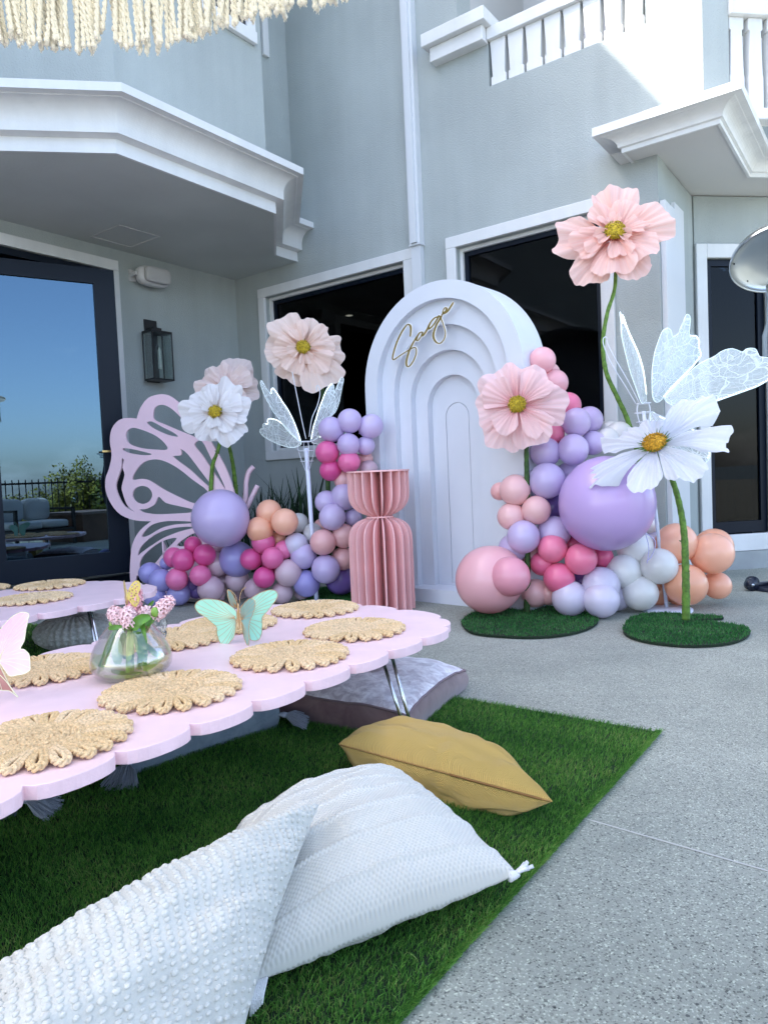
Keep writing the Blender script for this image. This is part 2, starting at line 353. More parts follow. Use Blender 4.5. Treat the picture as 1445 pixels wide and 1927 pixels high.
# dark room behind wall B with downlights
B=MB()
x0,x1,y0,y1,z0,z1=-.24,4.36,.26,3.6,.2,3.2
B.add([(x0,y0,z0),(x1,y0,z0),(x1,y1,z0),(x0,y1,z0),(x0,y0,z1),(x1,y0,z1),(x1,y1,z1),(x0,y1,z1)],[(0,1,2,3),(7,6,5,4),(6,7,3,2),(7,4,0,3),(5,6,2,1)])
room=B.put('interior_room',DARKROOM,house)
DL=emis('downlight glow',(1,.72,.45),5)
def loc3(P): d=np.array(P)-COR; return np.array([d@nA,d@dA,P[2]])
for q in ((657,594),(1053,696),(1099,706)):
    P=onz(*q,3.19); l=loc3(P)
    V,Fc=lathe([(0.001,l[2]),(.05,l[2])],14,l[0],l[1]); mk('downlight',V,[f[::-1] for f in Fc],DL,room)
def wA(x,y,off=0): return loc3(onp(x,y,COR+nA*off,nA))
# wall A with the big glass door
wall('wall','y',-.2,.2,-14,0,0,3.25,[(-3.6,-1.61,.15,3.03)],STUCCO)
B=MB(); B.box((0,-1.61,.0),(.035,-1.505,3.03)); B.box((0,-3.7,3.03),(.035,-1.505,3.13)); B.box((0,-3.7,0),(.035,-3.6,3.03)); B.put('door_casing',TRIM,house)
B=MB(); B.box((-.16,-1.66,.15),(-.01,-1.61,3.03)); B.box((-.16,-3.6,2.97),(-.01,-1.66,3.03)); B.box((-.2,-3.6,.0),(.10,-1.505,.13)); B.put('door_jamb',NAVY,house)
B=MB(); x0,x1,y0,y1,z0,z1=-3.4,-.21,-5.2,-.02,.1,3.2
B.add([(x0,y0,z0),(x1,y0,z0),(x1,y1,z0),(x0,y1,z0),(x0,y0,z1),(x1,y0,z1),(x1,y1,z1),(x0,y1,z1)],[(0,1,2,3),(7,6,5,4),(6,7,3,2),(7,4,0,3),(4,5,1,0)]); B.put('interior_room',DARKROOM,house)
# door leaf, standing ajar
th=R(21.5); ld=np.array([math.sin(th),math.cos(th)]); ln=np.array([math.cos(th),-math.sin(th)])
camL=loc3(O); wleaf=1.12
dl=ray(232,800); dl=np.array([dl@nA,dl@dA])
# right edge point Rg = camL+dl*s ; hinge = Rg-ld*w has x=.06
s_=(.06+ld[0]*wleaf-camL[0])/dl[0]; Rg=camL[:2]+dl*s_; Hg=Rg-ld*wleaf
def leafz(x,y):
    d=ray(x,y); dd=np.array([d@nA,d@dA]); s=((Rg-camL[:2])@ln)/(dd@ln); return H+d[2]*s, (camL[:2]+dd*s-Hg)@ld
zt,_=leafz(209,508); zb,_=leafz(243,1077); gt,gr=leafz(176,533); gb,_=leafz(204,1039)
gl_=.13
print('LEAF',Hg,Rg,'z',zb,zt,'glass',gb,gt,'gr',gr,'w',wleaf)
def lbox(B,u0,u1,n0,n1,z0,z1):
    c=lambda u,n,z:(Hg[0]+ld[0]*u+ln[0]*n,Hg[1]+ld[1]*u+ln[1]*n,z)
    V=[c(u0,n0,z0),c(u1,n0,z0),c(u1,n1,z0),c(u0,n1,z0),c(u0,n0,z1),c(u1,n0,z1),c(u1,n1,z1),c(u0,n1,z1)]
    B.add(V,[(0,1,2,3),(7,6,5,4),(4,5,1,0),(5,6,2,1),(6,7,3,2),(7,4,0,3)])
B=MB(); lbox(B,0,gl_,-.045,0,zb,zt); lbox(B,gr,wleaf,-.045,0,zb,zt); lbox(B,gl_,gr,-.045,0,gt,zt); lbox(B,gl_,gr,-.045,0,zb,gb)
leaf=B.put('glass_door',NAVY,house)
B=MB(); lbox(B,gl_,gr,-.03,-.02,gb,gt); B.put('pane',DOORGLASS,leaf)
brass=mat('brass',(.65,.45,.2),.3,metal=1)
B=MB(); hz=leafz(190,850)[0]; lbox(B,wleaf-.075,wleaf-.03,0,.008,hz-.11,hz+.1); lbox(B,wleaf-.06,wleaf-.045,.008,.05,hz-.01,hz+.01); lbox(B,wleaf-.2,wleaf-.045,.05,.062,hz-.008,hz+.008); B.put('handle',brass,leaf)
B=MB(); lbox(B,wleaf-.12,wleaf-.05,.064,.09,hz-.25,hz+.27)
# overhang above wall A: soffit and moulded fascia
path=[(.97,0),(.967,-.314),(1.765,-1.113),(1.765,-2.642),(.967,-3.44),(.967,-13.9)]
V,Fc=[(0,0,ZC)]+[(x,y,ZC) for x,y in path]+[(0,-13.9,ZC)],[tuple(range(8))]
V2=[(x,y,z+.1) for x,y,z in V]
B=MB(); B.add(V,Fc); so_=B.put('soffit',SOFFIT,house)
cove=[(.07+.12*(1-math.cos(a)), ZC+.155+.125*math.sin(a)) for a in np.linspace(0,math.pi/2,16)]
prof=[(-.02,ZC-.0),(0,ZC-.001),(0,ZC+.095),(.07,ZC+.105),(.07,ZC+.155)]+cove[1:]+[(.195,ZC+.285),(.245,ZC+.288),(.245,ZC+.345),(-.02,ZC+.37)]
V,Fc=sweep_h([(x,y) for x,y in path[::-1]],prof)
V,Fc2=V,Fc
f1=mk('cornice',V,Fc,TRIM,house)
# small hatch in soffit
hq=[loc3(onz(*q,ZC)) for q in ((172,445),(226,422),(303,445),(250,468))]
hx0,hx1,hy0,hy1=.16,.60,-1.86,-1.44
B=MB()
for a,b in (((hx0,hy0),(hx1,hy0+.012)),((hx0,hy1-.012),(hx1,hy1)),((hx0,hy0+.012),(hx0+.012,hy1-.012)),((hx1-.012,hy0+.012),(hx1,hy1-.012))): B.box((*a,ZC-.006),(*b,ZC-.0005))
B.put('access_hatch',mat('hatch paint',(.5,.5,.49),.7),house)
# upper floors of the left wing (bay) and an unseen roof edge added to shade the patio
up_path=[(.95,0),(.95,-.38),(1.62,-1.05),(1.62,-2.52),(.95,-3.19),(.95,-13.9)]
ZT=7.78
B=MB()
for i in range(len(up_path)-1):
    (xa,ya),(xb,yb)=up_path[i],up_path[i+1]; B.add([(xb,yb,3.5),(xa,ya,3.5),(xa,ya,ZT),(xb,yb,ZT)],[(0,1,2,3)])
B.put('wall',STUCCO,house)
ev=[(-4,0),(1.2,0),(1.3,-.9),(1.36,-1.4),(1.32,-1.7),(1.44,-1.95),(1.40,-2.15),(1.36,-2.3),(1.42,-2.6),(1.3,-3.0),(1.2,-3.4),(1.2,-14),(-4,-14)]  # out-of-view outline, made wavy to shape the sun's shadow edge
L2=np.array(ev); V,Fc=plate([L2[::-1]],.22,((0,0,ZT+.2),(1,0,0),(0,1,0))); mk('shade_eave',V,Fc,TRIM,house)
# upper window of bay (front face) and one on the wall behind
B=MB(); x=1.62; wy,wz=wA(485,84,1.66)[1:]
B.box((x,-2.25,wz+.1),(x+.03,-2.15,6.3)); B.box((x,wy-.1,wz+.1),(x+.03,wy,6.3)); B.box((x,-2.25,wz),(x+.045,wy,wz+.1)); uw=B.put('window_casing',TRIM,house)
B=MB(); B.box((x+.001,-2.15,wz+.1),(x+.012,wy-.1,6.3)); B.put('pane',glassmix('upper window glass',(.02,.02,.03),.12,(.004,.006,.012),.9),uw)
B=MB(); B.box((.95,-.36,5.2),(.985,-.28,6.5)); B.put('window_casing',TRIM,house)
# downspout
B=MB(); B.box((2.43,-.075,3.07),(2.545,0,8)); B.box((2.435,-.06,0),(2.535,0,3.07)); B.box((2.46,-.10,3.075),(2.52,-.0755,8)); B.box((2.425,-.08,3.055),(2.55,-.0001,3.069))
B.put('downspout',mat('downspout paint',(.62,.64,.66),.45),house)
# balcony rail on wall B
rail=MB(); rail.box((3.262,-.03,4.60),(4.558,.16,4.70)); rl=rail.put('balcony_railing',TRIM,house)
B=MB(); B.box((2.74,-.10,4.58),(3.26,.27,4.70)); B.box((2.69,-.16,4.701),(3.31,.3,4.81)); B.put('railing_cap',TRIM,house)
def baluster(w,h,th):   # tapered flat baluster with blocks, origin at bottom centre
    pr=[(w*.5,0),(w*.5,h*.2),(w*.40,h*.205),(w*.46,h*.72),(w*.5,h*.98),(w*.5,h)]
    L=[(x,z) for x,z in pr]+[(-x,z) for x,z in pr[::-1]]
    V,Fc=plate([L],th,((0,-th/2,0),(1,0,0),(0,0,1))); return V,Fc
V,Fc=baluster(.142,.37,.10); b0=mk('baluster',V,Fc,TRIM,rl)
for k in range(8):
    o=b0 if k==0 else link('baluster',b0.data,rl)
    o.location=(3.262+.0815+k*.162,.06,4.231)
B=MB(); B.box((2.97,.25,4.1),(4.95,1.4,4.228)); B.put('balcony_floor',STUCCO,house)
B=MB(); B.box((2.6,1.4,4.1),(6.5,1.6,8)); B.box((2.6,.26,4.1),(2.965,1.4,8)); B.put('wall',mat('recess stucco',(.5,.5,.49),.85),house)
B=MB(); B.box((3.42,1.36,4.2),(3.50,1.4,6.6)); B.box((4.5,1.36,4.2),(4.58,1.4,6.6)); B.box((3.42,1.36,6.6),(4.58,1.4,6.7)); cs=B.put('door_casing',TRIM,house)
B=MB(); B.box((3.5,1.38,4.2),(4.5,1.395,6.6)); B.put('pane',MAT['upper window glass'],cs)
# porch ceiling, cornice and second balcony at the right
pc=[(4.35,-.232),(5.097,-.232),(5.085,.93),(6.6,2.445),(6.6,4.2),(4.35,4.2)]
B=MB(); B.add([(x,y,3.26) for x,y in pc],[tuple(range(6))[::-1]]); B.put('porch_ceiling',mat('porch ceiling paint',(.6,.59,.57),.85,bump=.2,bscale=25),house)
z0=3.25; cove=[(.02+.09*(1-math.cos(a)), z0+.035+.07*math.sin(a)) for a in np.linspace(0,math.pi/2,9)]
prof=[(-.02,z0),(0,z0-.001),(0,z0+.03),(.02,z0+.035)]+cove[1:]+[(.115,z0+.108),(.16,z0+.11),(.16,z0+.17),(-.02,z0+.185)]
V,Fc=sweep_h([(4.43,0),(4.43,-.232),(5.097,-.232),(5.09,.93),(6.6,2.44)],prof); mk('cornice',V,Fc,mat('weathered trim paint',(.72,.72,.71),.6,var=.06,vscale=5,bump=.35,bscale=30),house)
B=MB(); B.add([(4.41,0.01,3.43),(4.41,-.24,3.43),(5.1,-.24,3.43),(5.09,.95,3.43),(6.6,2.46,3.43),(4.41,2.46,3.43)],[tuple(range(6))]); B.put('cornice_top',STUCCO,house)
def bc(s,n,z): return (4.952+s*q45+n*q45, .0+s*q45-n*q45, z)
def bbox(B,s0,s1,n0,n1,z0,z1):
    V=[bc(s0,n1,z0),bc(s1,n1,z0),bc(s1,n0,z0),bc(s0,n0,z0),bc(s0,n1,z1),bc(s1,n1,z1),bc(s1,n0,z1),bc(s0,n0,z1)]
    B.add(V,[(0,3,2,1),(4,5,6,7),(0,1,5,4),(1,2,6,5),(2,3,7,6),(3,0,4,7)])
B=MB(); bbox(B,0,.2,-.25,0,3.43,8); B.put('wall',STUCCO,house)
B=MB(); bbox(B,.201,1.6,-.11,.03,4.14,4.26); bbox(B,.201,1.6,-.1,.01,3.42,3.5); rl2=B.put('balcony_railing',TRIM,house)
b1=None
for k in range(7):
    h=.64; w=.115
    if b1 is None:
        pr=[(w*.5,0),(w*.5,h*.36),(w*.47,h*.365),(w*.38,h*.86),(w*.5,h*.87),(w*.5,h)]
        L=[(x,z) for x,z in pr]+[(-x,z) for x,z in pr[::-1]]
        V,Fc=plate([L],.08,((0,-.04,0),(1,0,0),(0,0,1))); b1=mk('baluster',V,Fc,TRIM,rl2); o=b1
    else: o=link('baluster',b1.data,rl2)
    p=bc(.27+k*.15,-.05,3.5); o.location=p; o.rotation_euler=(0,0,R(45))
B=MB(); bbox(B,.0,.24,-1.2,-1.0,3.4,8); bbox(B,.24,3,-1.2,-1.1,3.4,4.3); bbox(B,.24,3,-1.2,-1.1,6.4,8);bbox(B,1.6,3,-1.2,-1.1,4.3,6.4); B.put('wall',STUCCO,house)
B=MB(); bbox(B,.241,1.599,-1.15,-1.11,4.3,6.4); B.put('pane',MAT['upper window glass'],house)
# ================================================================ wall fittings
# lantern
sc=thing('wall_lantern','black box lantern with clear glass sides fixed to the wall right of the glass door','wall lantern',tuple(Lw(0,-1.17,2.0)),-yA)
B=MB(); B.box((0,-.07,.0),(.02,.07,.62)); B.put('back_plate',BLACK,sc)
B=MB(); x0,x1,y0,y1,z0,z1=.03,.19,-.12,.12,.02,.47; t=.011
for x in (x0,x1-t):
    for y in (y0,y1-t): B.box((x,y,z0),(x+t,y+t,z1))
B.box((x0,y0,z1),(x1,y1,z1+.02)); B.box((x0,y0,z0-.015),(x1,y1,z0)); B.box((.02,-.05,z1+.021),(.12,.05,z1+.06)); B.put('frame',BLACK,sc)
LG=glassmix('lantern glass',(.93,.97,.96),.08)
for a,b in (((x0+t,y0+.004,z0),(x1-t,y0+.008,z1)),((x0+t,y1-.008,z0),(x1-t,y1-.004,z1)),((x1-.008,y0+t,z0),(x1-.004,y1-t,z1))):
    B=MB(); B.box(a,b); B.put('pane',LG,sc)
V,Fc=lathe([(0.001,.12),(.018,.12),(.018,.3),(.001,.34)],12,.13,0); mk('candle_tube',V,Fc,mat('ivory tube',(.6,.6,.55),.5),sc)
# speaker
sp=thing('outdoor_speaker','white rounded outdoor speaker mounted high beside the glass door','speaker',tuple(Lw(0,-1.17,3.0)),-yA)
def rbox(x0,x1,y0,y1,z0,z1,e=4,n=20,m=14):
    V=[];Fc=[]
    for i in range(m+1):
        ph=-math.pi/2+math.pi*i/m
        for j in range(n):
            t=2*math.pi*j/n
            f=lambda c:math.copysign(abs(c)**(2/e),c)
            V.append(((x0+x1)/2+(x1-x0)/2*f(math.cos(ph))*f(math.cos(t)),(y0+y1)/2+(y1-y0)/2*f(math.cos(ph))*f(math.sin(t)),(z0+z1)/2+(z1-z0)/2*f(math.sin(ph))))
    for i in range(m):
        for j in range(n): j2=(j+1)%n; Fc.append((i*n+j,i*n+j2,(i+1)*n+j2,(i+1)*n+j))
    return V,Fc
V,Fc=rbox(.04,.17,-.19,.17,-.07,.12,3.2); mk('cabinet',V,Fc,mat('speaker plastic',(.62,.61,.6),.5),sp,True)
V,Fc=rbox(.15,.215,-.15,.14,-.05,.10,5); mk('grille',V,Fc,mat('speaker grille',(.5,.49,.48),.6,bump=.5,bscale=400),sp,True)
B=MB(); B.box((0,-.21,-.03),(.02,-.14,.08)); B.box((.02,-.215,.01),(.12,-.195,.04)); B.put('bracket',MAT['speaker plastic'],sp)

for o_ in list(bpy.data.objects):
    if o_.type=='MESH' and o_.data.materials and o_.data.materials[0]==TRIM and o_.name.split('.')[0] in ('window_casing','railing_cap','balcony_railing','baluster','door_casing','downspout'):
        m_=o_.modifiers.new('bevel','BEVEL'); m_.width=.006; m_.segments=2; m_.limit_method='ANGLE'; m_.angle_limit=R(50)
# ================================================================ turf rug
def turfmat(name,c1,c2):
    m=mat(name,c1,.55,spec=.25); N,L,b=nodes(m); tc=N.new('ShaderNodeTexCoord')
    at=N.new('ShaderNodeAttribute'); at.attribute_name='shade'
    r=N.new('ShaderNodeValToRGB'); r.color_ramp.elements[0].color=(*c1,1); r.color_ramp.elements[1].color=(*c2,1)
    r.color_ramp.elements[1].position=.9; e_=r.color_ramp.elements.new(1.0); e_.color=(min(1,c2[0]*1.7),c2[1]*.95,c2[2]*1.6,1)
    L.new(at.outputs['Fac'],r.inputs[0]); L.new(r.outputs[0],b.inputs['Base Color'])
    t=N.new('ShaderNodeBsdfTranslucent'); L.new(r.outputs[0],t.inputs[0]); mx=N.new('ShaderNodeMixShader'); mx.inputs[0].default_value=.35; L.new(b.outputs[0],mx.inputs[1]); L.new(t.outputs[0],mx.inputs[2]); L.new(mx.outputs[0],N['Material Output'].inputs[0])
    return m
BLADE=turfmat('artificial grass fibre',(.032,.135,.026),(.22,.50,.09))
TBASE=mat('turf backing',(.006,.02,.006),.9)
def blades(name,P,h,w,parent,seed=1,lean=.5,dirn=None,mt=None):
    rg=np.random.default_rng(seed); n=len(P)
    a=rg.uniform(0,2*math.pi,n); hh=h*rg.uniform(.65,1.2,n); ww=w*rg.uniform(.7,1.2,n)
    le=rg.uniform(.1,lean,n)*hh; la=rg.uniform(0,2*math.pi,n)
    if dirn is not None: la=dirn+rg.normal(0,.9,n)
    s=np.stack([np.cos(a),np.sin(a),0*a],1)*ww[:,None]/2; l=np.stack([np.cos(la),np.sin(la),0*a],1)*le[:,None]
    z=np.array([0,0,1.])
    v0=P-s; v1=P+s; v2=P+s*.8+l*.35+z*(hh*.55)[:,None]; v3=P-s*.8+l*.35+z*(hh*.55)[:,None]; v4=P+l*1.1+z*hh[:,None]+s*.15; v5=P+l*1.1+z*hh[:,None]-s*.15
    V=np.stack([v0,v1,v2,v3,v4,v5],1).reshape(-1,3)
    i=np.arange(n)[:,None]*6
    Fq=np.concatenate([i+np.array([[0,1,2,3]]),i+np.array([[3,2,4,5]])],0)
    o=mk(name,V,Fq,mt or BLADE,parent)
    at=o.data.attributes.new('shade','FLOAT','POINT'); at.data.foreach_set('value',np.repeat(np.clip(rg.uniform(0,1,n)**1.3+.22*np.sin(P[:,0]*9+1.3*np.sin(P[:,1]*7))*np.sin(P[:,1]*11+P[:,0]*3),0,1),6).astype(np.float32))
    return stuff(o)
rug=thing('turf_rug','large rectangular rug of green artificial grass under the front picnic table and cushions','artificial turf',G(2.56,.72,0))
ra0,ra1,rb0,rb1=-.3,2.56,.722,6.3
c0=G(2.56,.722)
# real corner from the photograph
pc_=onz(1240,1381,.0); A1=pc_@dA; B0=pc_@dB
A0=-.35; B1=B0+5.6
V=[G(A0,B0,.001),G(A1,B0,.001),G(A1,B1,.001),G(A0,B1,.001),G(A0,B0,.006),G(A1,B0,.006),G(A1,B1,.006),G(A0,B1,.006)]
mk('backing',wl(V,rug),[(0,1,2,3)[::-1],(4,5,6,7),(0,1,5,4),(1,2,6,5),(2,3,7,6),(3,0,4,7)],TBASE,rug)
rg=np.random.default_rng(5)
def grass_pts(n,a0,a1,b0,b1):
    a=rg.uniform(a0,a1,n); b=rg.uniform(b0,b1,n)
    P=a[:,None]*dA+b[:,None]*dB; P[:,2]=.005; return P
def vis(P,mn):      # keep blade roots the photograph can see, denser close up
    d=P-O; w=d@fw; x=CX+F*(d@rt)/w; y=CY-F*(d@up)/w
    return P[(w>.3)&(x>-120)&(x<1560)&(y<2080)]
P1=vis(grass_pts(330000,A0,A1,B0,B0+1.9),0); P1=P1[P1[:,1]<2.0]
P2=vis(grass_pts(190000,.9,A1,B0,B0+2.6),0); P2=P2[P2[:,1]>=2.0]
P3=vis(grass_pts(60000,.6,A1,B0+2.6,B1),0)
blades('grass_fibres',wl(np.concatenate([P1,P2]),rug),.0175,.0021,rug,1,.9,dirn=R(-60))
blades('grass_fibres',wl(P3,rug),.018,.004,rug,2,.9)
print('blades',len(P1),len(P2),len(P3))
# edge tufts overhanging
e=rg.uniform(A0,A1,16000); Pe=e[:,None]*dA+(B0+rg.uniform(-.004,.01,16000))[:,None]*dB; Pe[:,2]=.003
Pe=vis(Pe,0); blades('grass_fibres',wl(Pe,rug),.016,.0021,rug,3,1.3,dirn=R(-53))
# ================================================================ scalloped tables
PINKW=mat('pale pink painted wood',(.86,.63,.665),.42,var=.035,vscale=9,bump=.12,bscale=22,spec=.5)
def edgewear():
    m=mat('pink painted edge',(.88,.62,.66),.5,var=.05,vscale=15,bump=.3,bscale=30); return m
STEEL=mat('chrome leg steel',(.62,.64,.66),.22,metal=1)
def scallop(nts,bulge=.29,k=9):
    out=[];m=len(nts)
    for i in range(m):
        a=np.array(nts[i]);b=np.array(nts[(i+1)%m]); d=b-a; L=np.linalg.norm(d); n=np.array([d[1],-d[0]])/L
        for j in range(k):
            t=j/k; s=math.sin(math.pi*t); out.append(a+d*(t-.055*math.sin(2*math.pi*t))+n*L*bulge*s**.62*.78)
    return np.array(out)
def table(name,label,aEnd,bC,zt,length,halfw=.54,th=.032):
    """plan axes: a along the table (towards the far end), b across"""
    nt=[]
    pit=.2065; nside=int(length/pit)
    # near side (b low) going to +a, far end, back side, near end
    e=[(-.12,-halfw+.02),(.0,-halfw+.12),(.075,-.15),(.10,.06),(.075,.27),(-.02,halfw-.12),(-.14,halfw-.02)]
    near=[(-.12-pit*(i),-halfw+.0) for i in range(nside,0,-1)]
    back=[(-.14-pit*(i),halfw) for i in range(1,nside+1)]
    near_end=[(-.12-pit*nside-.15,halfw-.1),(-.12-pit*nside-.2,.2),(-.12-pit*nside-.2,-.1),(-.12-pit*nside-.15,-halfw+.12)]
    nt=near+e+back+near_end
    loop=scallop(nt)          # coordinates (a,b)
    root=thing(name,label,'table',G(aEnd-length/2,bC,0),0,'scalloped picnic tables')
    o=G(aEnd,bC,zt); L2=np.array(loop)
    V,Fc=plate([L2],th,(o,dA,dB))
    t=mk('table_top',wl(V,root),Fc,PINKW,root)
    t.data.materials.append(edgewear())
    nf=len(t.data.polygons)-len(L2)
    for i,p in enumerate(t.data.polygons):
        if i>=nf: p.material_index=1
    md=t.modifiers.new('bevel','BEVEL'); md.width=.0025; md.segments=2; md.limit_method='ANGLE'; md.angle_limit=R(60)
    zb=zt-th
    for (fa,fb,ta,tb) in [(-.475,-.60,-.46,-.485),(-.475,.56,-.46,.40),(-length+.25,-.40,-length+.40,-.36),(-length+.25,.40,-length+.40,.36)]:
        B=MB()
        for dd in (-.016,.016) :
            p0=G(aEnd+ta+dd*.6,bC+tb+dd*2,zb-.001); p1=G(aEnd+fa,bC+fb+dd*.9,.012)
            B.tube([p0,p1],.0065,10)
        B.tube([G(aEnd+fa,bC+fb-.0144,.012),G(aEnd+fa,bC+fb+.0144,.012)],.0065,10)
        B.put('leg',STEEL,root,True,root)
        B=MB(); c=G(aEnd+ta,bC+tb,0); B.box((c[0]-.05,c[1]-.05,zb-.004),(c[0]+.05,c[1]+.05,zb-.0005)); B.put('leg_bracket',STEEL,root,False,root)
    return root
table('picnic_table','front low scalloped pale pink picnic table holding the glass vase',2.46,1.985,.36,2.9)
table('picnic_table','back low scalloped pale pink picnic table partly out of frame, standing before the glass door',2.50,3.93,.36,2.6,.50)
# ================================================================ woven mats
JUTE=mat('jute cord',(.72,.52,.30),.85,var=.22,vscale=110,bump=.6,bscale=160,bdist=.004,detail=8,spec=.2)
varyobj(JUTE,.07)
def braid(path,r,pitch=.014,k=7,closed=False):
    P=np.asarray(path,float); T,N,B=frames(P); L=np.concatenate([[0],np.cumsum(np.linalg.norm(np.diff(P,axis=0),axis=1))])
    out=MB()
    for s in range(3):
        ph=L/pitch*2*math.pi/1.5+s*2*math.pi/3
        Q=P+N*(np.sin(ph)*r*.72)[:,None]+B*(np.sin(2*ph)*r*.42)[:,None]
        out.tube(Q,r*.50,k)
    return np.concatenate(out.V),out.F
def dens(P,n):
    P=np.asarray(P,float); L=np.concatenate([[0],np.cumsum(np.linalg.norm(np.diff(P,axis=0),axis=1))]); t=np.linspace(0,L[-1],n)
    return np.stack([np.interp(t,L,P[:,i]) for i in range(3)],1)
RM=.19; NL=22
# loop (petal) running outwards along +x and back
w=.0126
lp=[(.085,-w*.45,.009),(.12,-w*.75,.010),(.155,-w*1.02,.014),(.175,-w*.98,.013),(.187,-w*.55,.010),(.190,0,.009),(.187,w*.55,.010),(.175,w*.98,.013),(.155,w*1.02,.014),(.12,w*.75,.013),(.085,w*.45,.010)]
LV,LF=braid(dens(smoothp(lp,5),90),.0090,.021,6)
lip=[(.118,0,.012),(.14,0,.013),(.168,0,.012)]
L2V,L2F=braid(dens(smoothp(lip,5),22),.0064,.018,5)
pass
loop_me=None
Cb=MB()
for k_,(rr,zz) in enumerate(((.012,.012),(.030,.010),(.048,.012),(.066,.010),(.083,.013))):
    a=np.linspace(0,2*math.pi,max(20,int(rr*900)))
    V,Fc=braid(np.stack([rr*np.cos(a),rr*np.sin(a),0*a+zz],1),.0098,.021,5); Cb.add(V,Fc)

center_me=None
def placemat(a,b,z,label,rot,group='round woven jute mats',s=1.):
    global loop_me,center_me
    root=thing('placemat',label,'placemat',G(a,b,z),rot,group); root.scale=(s,s,1)
    if loop_me is None:
        c=mk('woven_center',np.concatenate(Cb.V),Cb.F,JUTE,root,True); center_me=c.data
        l=mk('braided_loop',LV,LF,JUTE,root,True); loop_me=l.data; fir=True
    else: link('woven_center',center_me,root); l=None
    for k in range(NL):
        if k==0 and l is not None: continue
        link('braided_loop',loop_me,root,rot=(0,0,2*math.pi*k/NL+random.Random(k*7+int(a*100)).uniform(-.03,.03)))
zt=.3605
def onT(x,y,z=zt): P=onz(x,y,z); return P@dA,P@dB
for (x,y,lab) in [(85,1397,'nearest woven jute mat, cut by the left edge at the front of the pink table'),
  (324,1304,'woven jute mat directly in front of the glass vase'),
  (80,1264,'woven jute mat left of the glass vase, half hidden by the pink paper butterfly'),
  (546,1237,'woven jute mat on the near side of the table, in front of the mint butterfly'),
  (667,1188,'woven jute mat nearest the right end of the front table, by its near edge'),
  (593,1149,'woven jute mat at the far corner of the front table, nearest the pedestal'),
  (325,1206,'woven jute mat partly hidden behind the glass vase'),
  (432,1178,'woven jute mat behind the mint green paper butterfly')]:
    a,b=onT(x,y); placemat(a,b,zt,lab,random.Random(x).uniform(0,1))
for (x,y,lab) in [(62,1129,'woven jute mat on the near edge of the back table'),(95,1103,'woven jute mat farthest back, nearest the end of the back table'),(-50,1112,'woven jute mat on the back table, cut off by the left picture edge')]:
    a,b=onT(x,y); placemat(a,b,zt,lab,random.Random(x+200).uniform(0,1),s=1.04)
# ================================================================ cushions
def pillow(c4,T,pinch=.06,res=60,power=.5,wr=.004,seed=1,flat=.6,powu=None,extra=None):
    """c4: corners (world) for (u,v)=(-1,-1),(1,-1),(1,1),(-1,1); returns verts, faces, uv, top-surface function"""
    c=np.array(c4,float); n=np.cross(c[1]-c[0],c[3]-c[0]); n/=np.linalg.norm(n)
    if n[2]<0: n=-n
    rg=random.Random(seed); so=Vector((rg.uniform(0,50),rg.uniform(0,50),rg.uniform(0,50)))
    def base(u,v):
        uu=u*(1-pinch*(1-v*v)*abs(u)**2); vv=v*(1-pinch*(1-u*u)*abs(v)**2)
        a=(1-uu)/2;b=(1+uu)/2;e=(1-vv)/2;f=(1+vv)/2
        return c[0]*a*e+c[1]*b*e+c[2]*b*f+c[3]*a*f
    def hgt(u,v): return (max(0,1-u*u)**(powu or power))*(max(0,1-v*v)**power)
    def S(u,v,side):
        h=hgt(u,v); P=base(u,v); t=T if side>0 else T*flat
        w=wr*noise.noise(Vector((u*3,v*3,side))+so)*2
        w+=wr*1.3*noise.noise(Vector((u*1.5,v*9,side))+so)*(abs(u)**3)+wr*1.3*noise.noise(Vector((u*9,v*1.5,side))+so)*(abs(v)**3)
        e=extra(u,v,side) if extra else 0
        return P+n*(side*(h*t)+side*min(1,h*2.2)*(w*2+e))
    us=np.sin(np.linspace(-math.pi/2,math.pi/2,res+1)); V=[];UV=[];Fc=[]
    for side in (1,-1):
        for v in us:
            for u in us: V.append(S(u,v,side)); UV.append((u*.5+.5,v*.5+.5))
    m=res+1
    # consistent winding: normal outwards
    fl = np.cross(c[1]-c[0],c[3]-c[0])@n<0
    for s in (0,1):
        off=s*m*m
        for i in range(res):
            for j in range(res):
                f=(off+i*m+j,off+i*m+j+1,off+(i+1)*m+j+1,off+(i+1)*m+j)
                Fc.append(f if (s==0)!=fl else f[::-1])
    return np.array(V),Fc,np.array(UV),S,base,n
